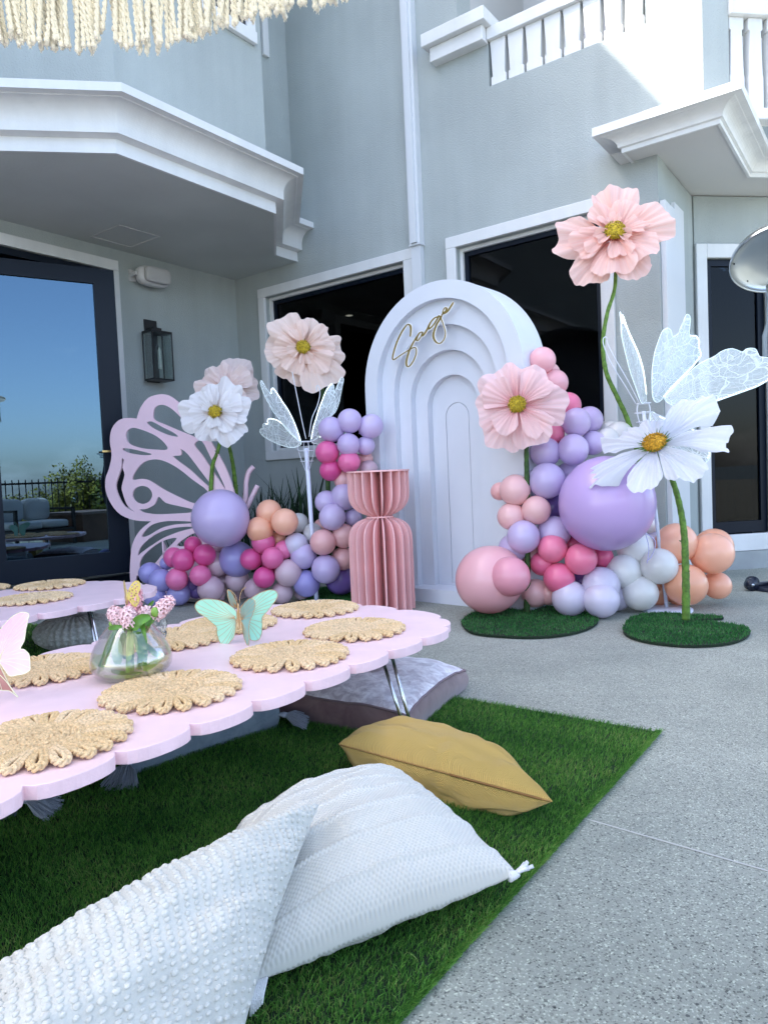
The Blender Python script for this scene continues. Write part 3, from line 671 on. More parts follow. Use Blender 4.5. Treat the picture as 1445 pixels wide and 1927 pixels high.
def fabric(name,col,kind,col2=None,**k):
    m=mat(name,col,.9,sheen=.25,spec=.15); N,L,b=nodes(m); tc=N.new('ShaderNodeTexCoord')
    mp=N.new('ShaderNodeMapping'); L.new(tc.outputs['UV'],mp.inputs[0])
    bp=N.new('ShaderNodeBump'); L.new(bp.outputs[0],b.inputs['Normal'])
    if kind=='weave':
        sx=N.new('ShaderNodeSeparateXYZ'); L.new(mp.outputs[0],sx.inputs[0])
        def wv(sock,f,ph=0):
            a=N.new('ShaderNodeMath'); a.operation='MULTIPLY_ADD'; a.inputs[1].default_value=f; a.inputs[2].default_value=ph; L.new(sock,a.inputs[0])
            s=N.new('ShaderNodeMath'); s.operation='SINE'; L.new(a.outputs[0],s.inputs[0]); return s.outputs[0]
        f=k.get('f',700)
        a=wv(sx.outputs[0],f); c=wv(sx.outputs[1],f)
        mu=N.new('ShaderNodeMath'); mu.operation='MULTIPLY'; L.new(a,mu.inputs[0]); L.new(c,mu.inputs[1])
        L.new(mu.outputs[0],bp.inputs['Height']); bp.inputs['Strength'].default_value=k.get('s',.8); bp.inputs['Distance'].default_value=.003
        h=mu.outputs[0]
        r=N.new('ShaderNodeValToRGB'); r.color_ramp.elements[0].color=(*(col2 or tuple(c*.75 for c in col)),1); r.color_ramp.elements[1].color=(*col,1); r.color_ramp.elements[0].position=.1; r.color_ramp.elements[1].position=.55
        mr=N.new('ShaderNodeMapRange'); mr.inputs[1].default_value=-1; L.new(h,mr.inputs[0]); L.new(mr.outputs[0],r.inputs[0]); L.new(r.outputs[0],b.inputs['Base Color'])
    if kind=='herring':
        sx=N.new('ShaderNodeSeparateXYZ'); L.new(mp.outputs[0],sx.inputs[0])
        zz=N.new('ShaderNodeMath'); zz.operation='PINGPONG'; zz.inputs[1].default_value=.5; 
        fa=N.new('ShaderNodeMath'); fa.operation='MULTIPLY'; fa.inputs[1].default_value=k.get('cols',9); L.new(sx.outputs[1],fa.inputs[0]); L.new(fa.outputs[0],zz.inputs[0])
        fb=N.new('ShaderNodeMath'); fb.operation='MULTIPLY'; fb.inputs[1].default_value=.12; L.new(zz.outputs[0],fb.inputs[0])
        ad=N.new('ShaderNodeMath'); ad.operation='ADD'; L.new(fb.outputs[0],ad.inputs[0]); L.new(sx.outputs[0],ad.inputs[1])
        fm=N.new('ShaderNodeMath'); fm.operation='MULTIPLY'; fm.inputs[1].default_value=k.get('f',760); L.new(ad.outputs[0],fm.inputs[0])
        s=N.new('ShaderNodeMath'); s.operation='SINE'; L.new(fm.outputs[0],s.inputs[0]); L.new(s.outputs[0],bp.inputs['Height']); bp.inputs['Strength'].default_value=.7; bp.inputs['Distance'].default_value=.002
        r=N.new('ShaderNodeValToRGB'); r.color_ramp.elements[0].color=(*(col2 or col),1); r.color_ramp.elements[1].color=(*col,1); mr=N.new('ShaderNodeMapRange'); mr.inputs[1].default_value=-1; L.new(s.outputs[0],mr.inputs[0]); L.new(mr.outputs[0],r.inputs[0]); L.new(r.outputs[0],b.inputs['Base Color'])
    if kind in('velvet','fuzz'):
        t=N.new('ShaderNodeTexNoise'); t.inputs['Scale'].default_value=k.get('sc',14); t.inputs['Detail'].default_value=9; t.inputs['Roughness'].default_value=.65; t.inputs['Distortion'].default_value=.6; L.new(tc.outputs['Object'],t.inputs['Vector'])
        r=N.new('ShaderNodeValToRGB'); r.color_ramp.elements[0].color=(*col,1); r.color_ramp.elements[1].color=(*(col2 or col),1); r.color_ramp.elements[0].position=.4; r.color_ramp.elements[1].position=.62
        L.new(t.outputs[0],r.inputs[0]); L.new(r.outputs[0],b.inputs['Base Color']); L.new(t.outputs[0],bp.inputs['Height']); bp.inputs['Strength'].default_value=k.get('s',.4); bp.inputs['Distance'].default_value=.006
        b.inputs['Roughness'].default_value=k.get('ro',.55); b.inputs['Sheen Weight'].default_value=.6
    return m
# --- mustard cushion
def dent(u,v,side): return -.018*math.exp(-((u-.04)/.10)**2)*math.exp(-((v+1)/.30)**2)+.006*math.sin(26*(u-.04))*math.exp(-((u-.04)/.25)**2)*math.exp(-((v+1)/.5)**2)
BC=lambda P:np.array(P,float)
def cushion(name,label,c4,T,m,pinch,cat='cushion',**k):
    ctr=np.mean(np.array(c4),axis=0); root=thing(name,label,cat,(ctr[0],ctr[1],0),0,k.pop('group',None))
    V,Fc,UV,S,base,n=pillow(c4,T,pinch,**k); mk('cover',wl(V,root),Fc,m,root,True,UV)
    return root,S,base,n
MUS=fabric('mustard herringbone cloth',(.78,.54,.16),'herring',(.60,.39,.11))
a=onz(637,1400,.105); b_=onz(1040,1508,.085); d_=(b_-a); d_[2]=0; d_/=np.linalg.norm(d_); q=np.array([-d_[1],d_[0],0]); 
if q[1]<0: q=-q
c4=[a,b_,b_+np.array([-.08,.11,-.035]),a+np.array([.05,.13,-.05])]
rt_,S,base,n=cushion('cushion','mustard yellow herringbone cushion lying on the turf',c4,.130,MUS,.04,power=.42,powu=.52,wr=.006,flat=.75,seed=4,extra=dent)
B=MB(); pts=[]
for u in np.linspace(-.97,.98,60): pts.append(S(u,-1,1))
pts=np.array(pts)-q*.003; B.tube(pts,.0028,6); B.put('piping',mat('mustard piping',(.36,.2,.06),.8),rt_,True,rt_)
z_=np.array([S(u,-1,1) for u in np.linspace(.15,.92,40)])-q*.0045; B=MB(); B.tube(z_,.0035,6); B.put('zip',mat('brown zip',(.25,.12,.03),.6),rt_,True,rt_)
# --- white ribbed cushion
WHT=fabric('white basket weave',(.64,.622,.565),'weave',(.55,.535,.49),f=345,s=.38)
def ribs(u,v,side):
    s=0
    for c in (-.84,-.55,-.27,.0,.2,.40,.58,.74,.88): s+=math.exp(-((v-c)/.014)**2)
    return .0065*s
nl=onz(482,1846,.05); rr=onz(972,1645,.095); d_=rr-nl; d_[2]=0; L_=np.linalg.norm(d_); d_/=L_; q=np.array([-d_[1],d_[0],0])
c4=[nl,rr,rr+q*.58-d_*.02+[0,0,.0],nl+q*.50+d_*.06+[0,0,.02]]
rt_,S,base,n=cushion('cushion','large white ribbed cushion with a knotted corner tassel, under the bobbled cushion',c4,.150,WHT,.05,res=210,power=.40,wr=.003,flat=.42,extra=ribs,seed=9)
B=MB(); rg2=random.Random(3)
tp=c4[1]
for k in range(7):
    dv=d_*1+q*rg2.uniform(-.6,.7)+np.array([0,0,rg2.uniform(-.3,.9)]); dv/=np.linalg.norm(dv); L=rg2.uniform(.022,.042)
    B.tube([tp-d_*.012,tp+dv*L*.5+[0,0,.002],tp+dv*L],[.0035,.0035,.0042],6)
B.tube([tp-d_*.02,tp-d_*.004,tp+d_*.004],[.012,.009,.007],8); B.put('tassel',mat('white cotton yarn',(.82,.82,.82),.9,bump=.5,bscale=300),rt_,True,rt_)
B=MB()
for k in range(6):
    st=nl-q*.0+d_*(.0+k*.004); B.tube([st,st-q*.02-d_*.012+[0,0,-.01],st-q*.035-d_*.02+[0,0,-.035+.003*k]],.003,5)
B.put('tassel',MAT['white cotton yarn'],rt_,True,rt_)
# --- white bobble cushion leaning on it
BOB=mat('white bobble cotton',(.64,.625,.57),.9,var=.04,vscale=30,bump=.9,bscale=260,bdist=.002,sheen=.3,spec=.15)
Ptr=aty(600,1515,1.50); Pbr=aty(447,1985,1.07); Ptl=aty(-60,1865,1.05); Pbl=Pbr+(Ptl-Ptr)*.98
c4=[Pbl,Pbr,Ptr,Ptl]
ctr=np.mean(np.array(c4),axis=0); bob=thing('cushion','white cushion covered in yarn bobbles, nearest the camera','cushion',(ctr[0],ctr[1],0))
V,Fc,UV,S,base,n=pillow(c4,.215,.05,res=70,power=.42,wr=.006,flat=.8,seed=21); mk('cover',wl(V,bob),Fc,BOB,bob,True,UV)
# bobbles: curled yarn loops standing on the cover
def blob(k=0):
    V=[];Fc=[]; rg3=random.Random(k)
    nu,nv=7,5
    for i in range(nv+1):
        ph=(i/nv)*math.pi*.62
        for j in range(nu):
            t=2*math.pi*j/nu; r=math.sin(ph)*(1+rg3.uniform(-.12,.12)); V.append((r*math.cos(t),r*math.sin(t)*.8,math.cos(ph)*.8+.2))
    for i in range(nv):
        for j in range(nu): j2=(j+1)%nu; Fc.append((i*nu+j,(i+1)*nu+j,(i+1)*nu+j2,i*nu+j2))
    return np.array(V),Fc
Bb=MB(); vars_=[blob(k) for k in range(5)]; rg3=random.Random(8)
NU,NV=38,34
for i in range(NU):
    for j in range(NV):
        u=-1+2*(i+.5+(.5 if j%2 else 0))/NU; v=-1+2*(j+.5)/NV
        if abs(u)>.985: continue
        u+=rg3.uniform(-.006,.006); v+=rg3.uniform(-.006,.006)
        P=S(u,v,1); eu=S(min(u+.02,1),v,1)-S(u-.02,v,1); ev=S(u,min(v+.02,1),1)-S(u,v-.02,1); nn=np.cross(eu,ev); nn/=np.linalg.norm(nn)+1e-9
        if nn@n<0: nn=-nn
        eu/=np.linalg.norm(eu)+1e-9; w_=np.cross(nn,eu); s=.0060*rg3.uniform(.8,1.15)
        bv,bf=vars_[rg3.randrange(5)]
        Bb.add(P+(bv[:,:1]*eu+bv[:,1:2]*w_)*s+bv[:,2:]*nn*s*.85-nn*.001,bf)
stuff(Bb.put('yarn_bobbles',BOB,bob,True,bob))
# --- velvet floor cushion
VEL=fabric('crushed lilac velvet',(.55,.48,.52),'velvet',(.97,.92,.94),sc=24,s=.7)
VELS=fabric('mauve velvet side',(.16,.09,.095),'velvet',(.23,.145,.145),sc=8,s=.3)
def boxcushion(name,label,c4,Hh,mt,ms,crown=.03,tuft=True,pipe=None,cat='floor cushion',tassels=(),tm=None,group=None,res=50):
    c=np.array(c4,float); ctr=c.mean(axis=0); root=thing(name,label,cat,(ctr[0],ctr[1],0),0,group)
    zz=np.array([0,0,1.])
    def P(u,v,z):
        k=.03; uu=u*(1-k*(1-v*v)); vv=v*(1-k*(1-u*u)); a=(1-uu)/2;b=(1+uu)/2;e=(1-vv)/2;f=(1+vv)/2
        return c[0]*a*e+c[1]*b*e+c[2]*b*f+c[3]*a*f+zz*z
    def top(u,v):
        h=Hh+crown*((1-u**4)*(1-v**4))**.6
        if tuft: r=math.hypot(u,v); h-=.035*math.exp(-(r/.16)**2); a=math.atan2(v,u); h+=.004*math.sin(9*a)*math.exp(-((r-.3)/.22)**2)
        h+=.006*noise.noise(Vector((u*2.5,v*2.5,len(label))))+.004*noise.noise(Vector((u*7,v*7,3)))
        return h-.02*(abs(u*v))**3
    us=np.sin(np.linspace(-math.pi/2,math.pi/2,res+1)); V=[P(u,v,top(u,v)) for v in us for u in us]; m=res+1
    Fc=[(i*m+j,i*m+j+1,(i+1)*m+j+1,(i+1)*m+j) for i in range(res) for j in range(res)]
    if np.cross(c[1]-c[0],c[3]-c[0])[2]<0: Fc=[f[::-1] for f in Fc]
    mk('cushion_top',wl(V,root),Fc,mt,root,True)
    ring=[(u,-1) for u in us]+[(1,v) for v in us[1:]]+[(u,1) for u in us[::-1][1:]]+[(-1,v) for v in us[::-1][1:-1]]
    V=[];Fc=[];k=7;mm=len(ring)
    for i in range(k):
        t=i/(k-1); bul=1+.035*math.sin(math.pi*t)
        for u,v in ring: 
            zt_=top(u,v); V.append(P(u*bul,v*bul,.004+(zt_-.004)*t+.002*math.sin(u*9+v*7)*math.sin(math.pi*t)))
    for i in range(k-1):
        for j in range(mm): j2=(j+1)%mm; Fc.append((i*mm+j,i*mm+j2,(i+1)*mm+j2,(i+1)*mm+j))
    if np.cross(c[1]-c[0],c[3]-c[0])[2]<0: Fc=[f[::-1] for f in Fc]
    mk('cushion_side',wl(V,root),Fc,ms,root,True)
    if pipe:
        B=MB(); pts=np.array([P(u*1.004,v*1.004,top(u,v)-.001) for u,v in ring+ring[:1]]); B.tube(pts,.005,6); B.put('piping',pipe,root,True,root)
    for (u,v) in tassels:
        base_=P(u*1.02,v*1.02,Hh*.45); out=P(u*1.3,v*1.3,0)-P(u,v,0); out/=np.linalg.norm(out)
        tassel(root,base_,out,tm)
    return root
def tassel(root,p,out,m,n=150,Lh=.095):
    B=MB(); rg4=random.Random(int(p[0]*1000)); z=np.array([0,0,1.]); sd=np.cross(z,out)
    B.tube([p,p+out*.02-z*.003,p+out*.035-z*.006],[.004,.012,.011],8)
    for k in range(n):
        a=rg4.uniform(0,2*math.pi); s=rg4.uniform(.2,1)
        q0=p+out*.032-z*.006+(sd*math.cos(a)+z*math.sin(a)*.8)*.011*s
        q1=q0+out*.03+(sd*math.cos(a)*.030+z*math.sin(a)*.020)*s-z*.010
        q2=q1+out*(Lh-.045)*rg4.uniform(.7,1.1)+(sd*math.cos(a)*.020)*s-z*.022; q2[2]=max(q2[2],.008)
        B.tube([q0,q1,q2],.0015,3,False)
    B.put('tassel',m,root,True,root)
L0=onz(500,1352,0); FRp=onz(768,1394,0); Rp=onz(876,1298,0); BKp=Rp+(L0-FRp)
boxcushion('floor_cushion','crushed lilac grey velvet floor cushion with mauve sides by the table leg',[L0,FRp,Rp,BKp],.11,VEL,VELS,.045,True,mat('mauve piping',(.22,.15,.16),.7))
# --- slate blue tasselled cushions under the table
BLU=fabric('slate blue cotton',(.16,.21,.26),'velvet',(.22,.28,.33),sc=20,s=.2,ro=.85)
TAS=mat('slate blue tassel yarn',(.42,.46,.54),.9)
T1=onz(250,1462,0); T3=onz(521,1372,0); d_=T3-T1; q=np.array([-d_[1],d_[0],0]); q/=np.linalg.norm(q)
c4=[T1,T3,T3+q*.6,T1+q*.6]
boxcushion('floor_cushion','slate blue floor cushion with two tassels under the middle of the front table',c4,.13,BLU,BLU,.03,True,None,tassels=[(-1,-1),(1,-1)],tm=TAS,group='blue cushions under the table')
U1=onz(30,1540,0); du=d_/np.linalg.norm(d_); U0=U1-du*.62
boxcushion('floor_cushion','slate blue floor cushion with a corner tassel at the far left under the front table',[U0,U1,U1+q*.6,U0+q*.6],.13,BLU,BLU,.03,True,None,tassels=[(1,-1)],tm=TAS,group='blue cushions under the table')
# light cushion on the far side between the tables
PAL=fabric('pale blue grey cotton',(.45,.50,.55),'velvet',(.55,.60,.65),sc=20,s=.2,ro=.85)
p0=G(1.25,2.75,0); boxcushion('floor_cushion','pale blue grey floor cushion behind the front table near the pink butterfly',[p0,p0+dA*.45,p0+dA*.45+dB*.5,p0+dB*.5],.14,PAL,PAL,.03,True,None)
# --- knitted pouf
KN=fabric('chunky grey knit',(.42,.42,.40),'velvet',(.62,.62,.61),sc=60,s=.6,ro=.95)
pc=onz(140,1219,0)+dA*.02; pf=thing('knitted_pouf','round chunky knitted grey pouf under the edge of the back table','pouf',pc)
V=[];Fc=[];nu,nv=190,34
for i in range(nv+1):
    ph=math.pi*i/nv*.5*1.7
    for j in range(nu):
        t=2*math.pi*j/nu; s=math.sin(min(ph,math.pi))
        k=math.sin(t*34+ (1.1 if (i//2)%2 else 0))
        k2=math.sin(i*1.57)
        r=(.235+.010*(k*.7+k2*.3))*max(0.02,s)**.8; z=.10+(.098+.006*k)*math.cos(ph)
        V.append((r*math.cos(t),r*math.sin(t),max(.002,z-.02*math.exp(-(s/.12)**2))))
for i in range(nv):
    for j in range(nu): j2=(j+1)%nu; Fc.append((i*nu+j,(i+1)*nu+j,(i+1)*nu+j2,i*nu+j2))
mk('knitted_cover',V,Fc,KN,pf,True)
# ================================================================ vase with hyacinths
VG=glassmix('smoky vase glass',(.935,.925,.935),.09)
vb=onz(250,1272,zt); vc=(vb[0],vb[1],zt)
vase=thing('glass_vase','rounded clear glass vase half full of water standing on the pink table','vase',vc)
pr=[(.001,.002),(.075,.002),(.098,.008),(.118,.028),(.124,.052),(.117,.085),(.098,.120),(.076,.150),(.060,.166),(.061,.170),(.058,.166),(.074,.150),(.096,.118),(.114,.085),(.121,.052),(.115,.030),(.095,.012),(.07,.007),(.001,.007)]
pp=smoothp([(r,0,z) for r,z in pr],4); V,Fc=lathe([(max(.0005,p[0]),p[2]) for p in pp],48); mk('vase_body',V,Fc,VG,vase,True)
WG=glassmix('vase water',(.90,.94,.78),.02)
pr=[(.001,.009),(.07,.009),(.094,.013),(.113,.030),(.1185,.052),(.1175,.064),(.001,.064)]; V,Fc=lathe(pr,40); mk('water',V,Fc,WG,vase,True)
STEM=mat('hyacinth stem green',(.24,.42,.07),.45,var=.2,vscale=20,sub=.1)
LEAF=mat('hyacinth leaf green',(.10,.26,.03),.4,var=.25,vscale=30)
LEAF2=mat('pale leaf underside',(.26,.42,.20),.45,var=.15,vscale=25)
HY=mat('hyacinth pink',(.92,.42,.46),.55,var=.15,vscale=60,sub=.15); HY2=mat('pale hyacinth pink',(.95,.62,.64),.55,var=.12,vscale=60,sub=.15)
def floret(rg5,r=.013):
    V=[];Fc=[]; n=0
    for k in range(6):
        a=2*math.pi*k/6+rg5.uniform(-.15,.15); w=.0027
        ca,sa=math.cos(a),math.sin(a); cu=rg5.uniform(.4,1.)
        for (rr,zz,ww) in ((.003,.010,.7),(.008,.014,1.15),(r,.0135-.004*cu,.85),(r+.0025,.009-.006*cu,.15)):
            V.append((rr*ca-ww*w*sa,rr*sa+ww*w*ca,zz)); V.append((rr*ca+ww*w*sa,rr*sa-ww*w*ca,zz))
        for i in range(3): b=n+i*2; Fc.append((b,b+1,b+3,b+2))
        n+=8
    tv,tf=tube([(0,0,0),(0,0,.012)],[.0022,.0035],6,False); V+= [tuple(v) for v in tv]; Fc+=[tuple(i+n for i in f) for f in tf]
    return np.array(V),Fc
def hyacinth(label,base,head0,head1,m,rh=.024,nf=46,seed=1,kink=None):
    """base/head0/head1 in world coords"""
    root=thing('hyacinth',label,'flower',base,0,'pink hyacinths in the glass vase')
    pts=[base]+([kink] if kink is not None else [(base+head0)/2+[0,0,.01]])+[head0,head1]; B=MB(); B.tube(smoothp(pts,6),np.linspace(.0085,.005,len(smoothp(pts,6))),8); B.put('stem',STEM,root,True,root)
    rg5=random.Random(seed); B=MB(); ax=head1-head0; L=np.linalg.norm(ax); ax=ax/L; a0=np.cross(ax,[1,.3,0]);a0/=np.linalg.norm(a0); a1=np.cross(ax,a0)
    for k in range(nf):
        t=(k+.5)/nf; an=k*2.39996; rr=rh*(math.sin(math.pi*min(1,.18+t*.80)))**.5*.30
        dd=(a0*math.cos(an)+a1*math.sin(an))*(1-.4*t)+ax*(.15+.9*t*t); dd/=np.linalg.norm(dd)
        p=head0+ax*L*t+(a0*math.cos(an)+a1*math.sin(an))*rr
        fv,ff=floret(rg5,.016+.004*rg5.random()); e=np.cross(dd,[.1,.2,1.]);e/=np.linalg.norm(e); f_=np.cross(dd,e)
        B.add(p+fv[:,:1]*e+fv[:,1:2]*f_+fv[:,2:]*dd,ff)
    B.put('bloom',m,root,False,root); return root
def leafblade(root,pts,w,m,name='leaf'):
    P=smoothp(pts,7); T,N,Bn=frames(P); n=len(P); ww=w*np.sin(np.linspace(.25,math.pi*.985,n))**.6
    sd=np.cross(T,np.array(fw)); sd/=np.linalg.norm(sd,axis=1)[:,None]; nn=np.cross(T,sd)
    V=[];Fc=[]
    for i in range(n):
        for s in (-1,-.5,0,.5,1): V.append(P[i]+sd[i]*ww[i]*s+nn[i]*ww[i]*.35*s*s)
    for i in range(n-1):
        for j in range(4): Fc.append((i*5+j,i*5+j+1,(i+1)*5+j+1,(i+1)*5+j))
    return mk(name,wl(V,root),Fc,m,root,True)
vY=vb[1]
def vp(x,y,dy=0.): return aty(x,y,vY+dy)
h1=hyacinth('upright rose pink hyacinth, tallest in the vase, its bloom leaning left',vp(248,1262,.01),vp(250,1160),vp(255,1112,.0),HY,.030,40,1)
h2=hyacinth('pink hyacinth bloom on the left, lying over the rim of the vase',vp(190,1255,-.02),vp(226,1168,-.02),vp(214,1150,-.03),HY2,.030,28,2)
h3=hyacinth('pink hyacinth bloom at the front centre of the vase rim',vp(242,1265,-.04),vp(244,1172,-.05),vp(240,1150,-.055),HY2,.032,32,3)
h4=hyacinth('pink hyacinth bloom right of the centre of the vase',vp(262,1258,.02),vp(272,1166,.0),vp(276,1150,-.01),HY2,.030,26,4)
h5=hyacinth('pale pink hyacinth leaning out to the right over the vase rim',vp(275,1262,-.03),vp(291,1160,.0),vp(320,1130,.0),HY2,.026,32,5,kink=vp(268,1206,-.02))
for root,pts,w,m in [(h1,[vp(243,1245,-.05),vp(247,1200,-.05),vp(249,1170,-.03)],.012,STEM),
  (h4,[vp(272,1243,-.06),vp(268,1215,-.06),vp(264,1180,-.045),vp(270,1155,-.03)],.020,LEAF),
  (h4,[vp(252,1185,-.06),vp(262,1168,-.065),vp(284,1160,-.05)],.016,LEAF),
  (h3,[vp(223,1250,-.05),vp(222,1225,-.05),vp(221,1198,-.04)],.017,LEAF2),
  (h2,[vp(192,1262,-.05),vp(204,1225,-.05),vp(220,1180,-.04)],.009,STEM),
  (h2,[vp(186,1268,-.04),vp(198,1236,-.05),vp(214,1190,-.05)],.007,LEAF),
  (h2,[vp(205,1183,-.05),vp(222,1180,-.06),vp(245,1184,-.055)],.008,LEAF),
  (h3,[vp(236,1240,-.03),vp(234,1205,-.02),vp(230,1175,-.01)],.011,LEAF),
  (h5,[vp(276,1212,-.03),vp(291,1228,-.035),vp(304,1236,-.04)],.009,STEM),(h5,[vp(275,1262,-.05),vp(288,1250,-.05),vp(306,1238,-.045)],.010,STEM),
  (h5,[vp(276,1178,-.03),vp(287,1165,-.02),vp(296,1148,-.01)],.010,LEAF),(h5,[vp(277,1146,.01),vp(284,1138,.01),vp(290,1130,.01)],.006,LEAF),
  (h1,[vp(210,1262,-.02),vp(240,1268,-.03),vp(270,1266,-.03)],.008,LEAF),(h3,[vp(196,1272,-.06),vp(225,1274,-.07),vp(255,1272,-.06)],.006,STEM)]:
    leafblade(root,pts,w,m)
for x,y,m_,r0,hh in ((213,1174,-.02,.014,h2),(292,1152,-.02,.016,h5)):
    V,Fc=rbox(-.012,.012,-.012,.012,-.016,.016,2.2,10,8); P=vp(x,y,m_); mk('bud',wl(np.array(V)+P,hh),Fc,STEM,hh,True)
# ================================================================ paper butterflies
def px2(pts,o,s): return [(o[0]+x*s,o[1]+y*s) for x,y in pts]
def pxplate(pts,p0,n,th=.0012,holes=(),sm=4):
    """traced outline laid on the vertical plane (p0,n); returns verts, faces in world coords"""
    n=np.array(n,float); n/=np.linalg.norm(n); v=np.array([0,0,1.]); v=v-n*(v@n); v/=np.linalg.norm(v); u=np.cross(v,n)
    def to2(q):
        A=[onp(x,y,p0,n)-p0 for x,y in q]; return np.array([(a@u,a@v) for a in A])
    L=[]
    for q in [pts]+list(holes):
        l=to2(q); l=smoothp(l,sm,True) if sm>1 else l; L.append(l)
    return plate(L,th,(np.array(p0),u,v)),(np.array(p0),u,v,n),L[0]
def hn(deg): return np.array([math.sin(R(deg)),-math.cos(R(deg)),0])   # 0 = towards the camera, + turns to the right
def paper(name,c1,c2,gold):
    m=mat(name,c1,.5); N,L,b=nodes(m); tc=N.new('ShaderNodeTexCoord'); t=N.new('ShaderNodeTexNoise'); t.inputs['Scale'].default_value=7; L.new(tc.outputs['Object'],t.inputs['Vector'])
    r=N.new('ShaderNodeValToRGB'); r.color_ramp.elements[0].color=(*c1,1); r.color_ramp.elements[1].color=(*c2,1); r.color_ramp.elements[0].position=.4; r.color_ramp.elements[1].position=.6; L.new(t.outputs[0],r.inputs[0]); L.new(r.outputs[0],b.inputs['Base Color']); return m
def wingset(root,wings,hub,veinm,rim,body):
    for i,(pts,yaw,m,nv) in enumerate(wings):
        p0=np.array(hub); (V,Fc),(o,u,v,n),L=pxplate(pts,p0,hn(yaw),.0012)
        w_=mk('wing',wl(V,root),Fc,m,root)
        B=MB(); P3=np.array([o+u*a+v*b for a,b in L]); B.tube(np.concatenate([P3,P3[:1]])+n*.0008,.0011,5,False)
        # veins: from the root of the wing towards the rim, plus a cross vein
        c=np.array([0,0]); D=np.linalg.norm(L,axis=1); far=np.argsort(-D)[:int(len(L)*.72)]; far=np.sort(far)
        idx=far[np.linspace(0,len(far)-1,nv).astype(int)]; ref=L[np.argmin(D)]
        for k in idx:
            e=L[k]; t=np.linspace(.06,.99,7); bend=np.array([-(e-ref)[1],(e-ref)[0]])*.05
            q=[o+u*(ref+(e-ref)*s+bend*math.sin(math.pi*s))[0]+v*(ref+(e-ref)*s+bend*math.sin(math.pi*s))[1]+n*.0006 for s in t]; B.tube(q,.0006,4,False)
        B.put('veins',veinm,w_,False,root)
GOLD=mat('copper gold foil',(.62,.40,.20),.35,metal=.6); DKV=mat('dark vein ink',(.05,.09,.09),.6)
mo=(340,1090); ms=.15225
mb=onz(449,1212,zt); mbt=thing('paper_butterfly','mint green paper butterfly with gold veins standing on the pink table','butterfly decoration',(mb[0],mb[1],zt))
hub=aty(449,1165,mb[1])
MINT=paper('mint paper',(.38,.78,.58),(.48,.84,.64),0); MINTB=paper('mint paper back',(.22,.42,.37),(.28,.50,.44),0)
wl1=px2([(690,400),(600,315),(500,265),(380,245),(260,250),(190,300),(185,360),(230,420),(310,470),(380,530),(445,590),(450,660),(470,740),(510,815),(560,822),(620,770),(665,700),(690,560)],mo,ms)
wr1=px2([(745,340),(880,230),(1000,160),(1120,130),(1190,160),(1190,230),(1130,320),(1070,400),(1010,470),(1010,560),(1000,680),(960,750),(870,750),(800,650),(750,450)],mo,ms)
wr2=px2([(745,390),(800,280),(870,237),(920,270),(920,340),(890,440),(850,560),(850,700),(840,825),(800,760),(770,640)],mo,ms)
wl2=px2([(692,350),(620,310),(585,210),(585,130),(640,180),(688,290)],mo,ms)
wingset(mbt,[(wl1,-18,MINT,14),(wr1,25,MINT,14),(wr2,-38,MINTB,11),(wl2,50,MINTB,8)],hub,GOLD,GOLD,None)
B=MB(); bt=[aty(mo[0]+x*ms,mo[1]+y*ms,mb[1]-.006) for x,y in ((714,300),(712,360),(715,430),(722,520),(735,615))]; B.tube(smoothp(bt,4),np.interp(np.linspace(0,1,17),[0,.4,.7,1],[.0025,.0055,.004,.001]),8); B.put('body',GOLD,mbt,True,mbt)
B=MB()
for q in ([(703,300),(685,220),(640,155),(592,128)],[(732,300),(735,210),(765,130),(808,95)]): B.tube(smoothp([aty(mo[0]+x*ms,mo[1]+y*ms,mb[1]-.004) for x,y in q],5),.0012,5)
B.put('antenna',GOLD,mbt,True,mbt)
# pink butterfly at the left edge
po=(0,1130); ps=.10375
pb=onz(20,1318,zt); pbt=thing('paper_butterfly','pink iridescent paper butterfly at the left edge of the front table','butterfly decoration',(pb[0],pb[1],zt))
hub=aty(-12,1255,pb[1])
PNK=paper('pink iridescent paper',(.90,.52,.76),(.93,.66,.82),0); ROSE=paper('rose gold paper',(.45,.20,.16),(.6,.32,.26),0); YEL=mat('pale gold rim',(.85,.83,.55),.5)
pw=px2([(-130,830),(-60,640),(0,540),(120,400),(250,280),(400,212),(520,232),(535,290),(510,360),(500,440),(480,520),(465,640),(445,740),(380,870),(450,890),(535,980),(550,1080),(555,1180),(550,1260),(450,1325),(330,1350),(190,1368),(100,1260),(0,1120),(-100,1000)],po,ps)
pw2=px2([(-260,830),(-500,500),(-900,300),(-1000,700),(-700,1000),(-600,1300),(-400,1350),(-260,1100)],po,ps)
rw=px2([(-120,980),(0,1180),(200,1570),(338,1752),(180,1640),(0,1620),(-160,1500)],po,ps)
wingset(pbt,[(pw,-10,PNK,13),(pw2,20,PNK,8),(rw,30,ROSE,5)],hub,YEL,YEL,None)
B=MB(); B.tube([hub+[0,0,.05],hub,hub-[0,0,.06]],[.003,.006,.002],8); B.put('body',GOLD,pbt,True,pbt)
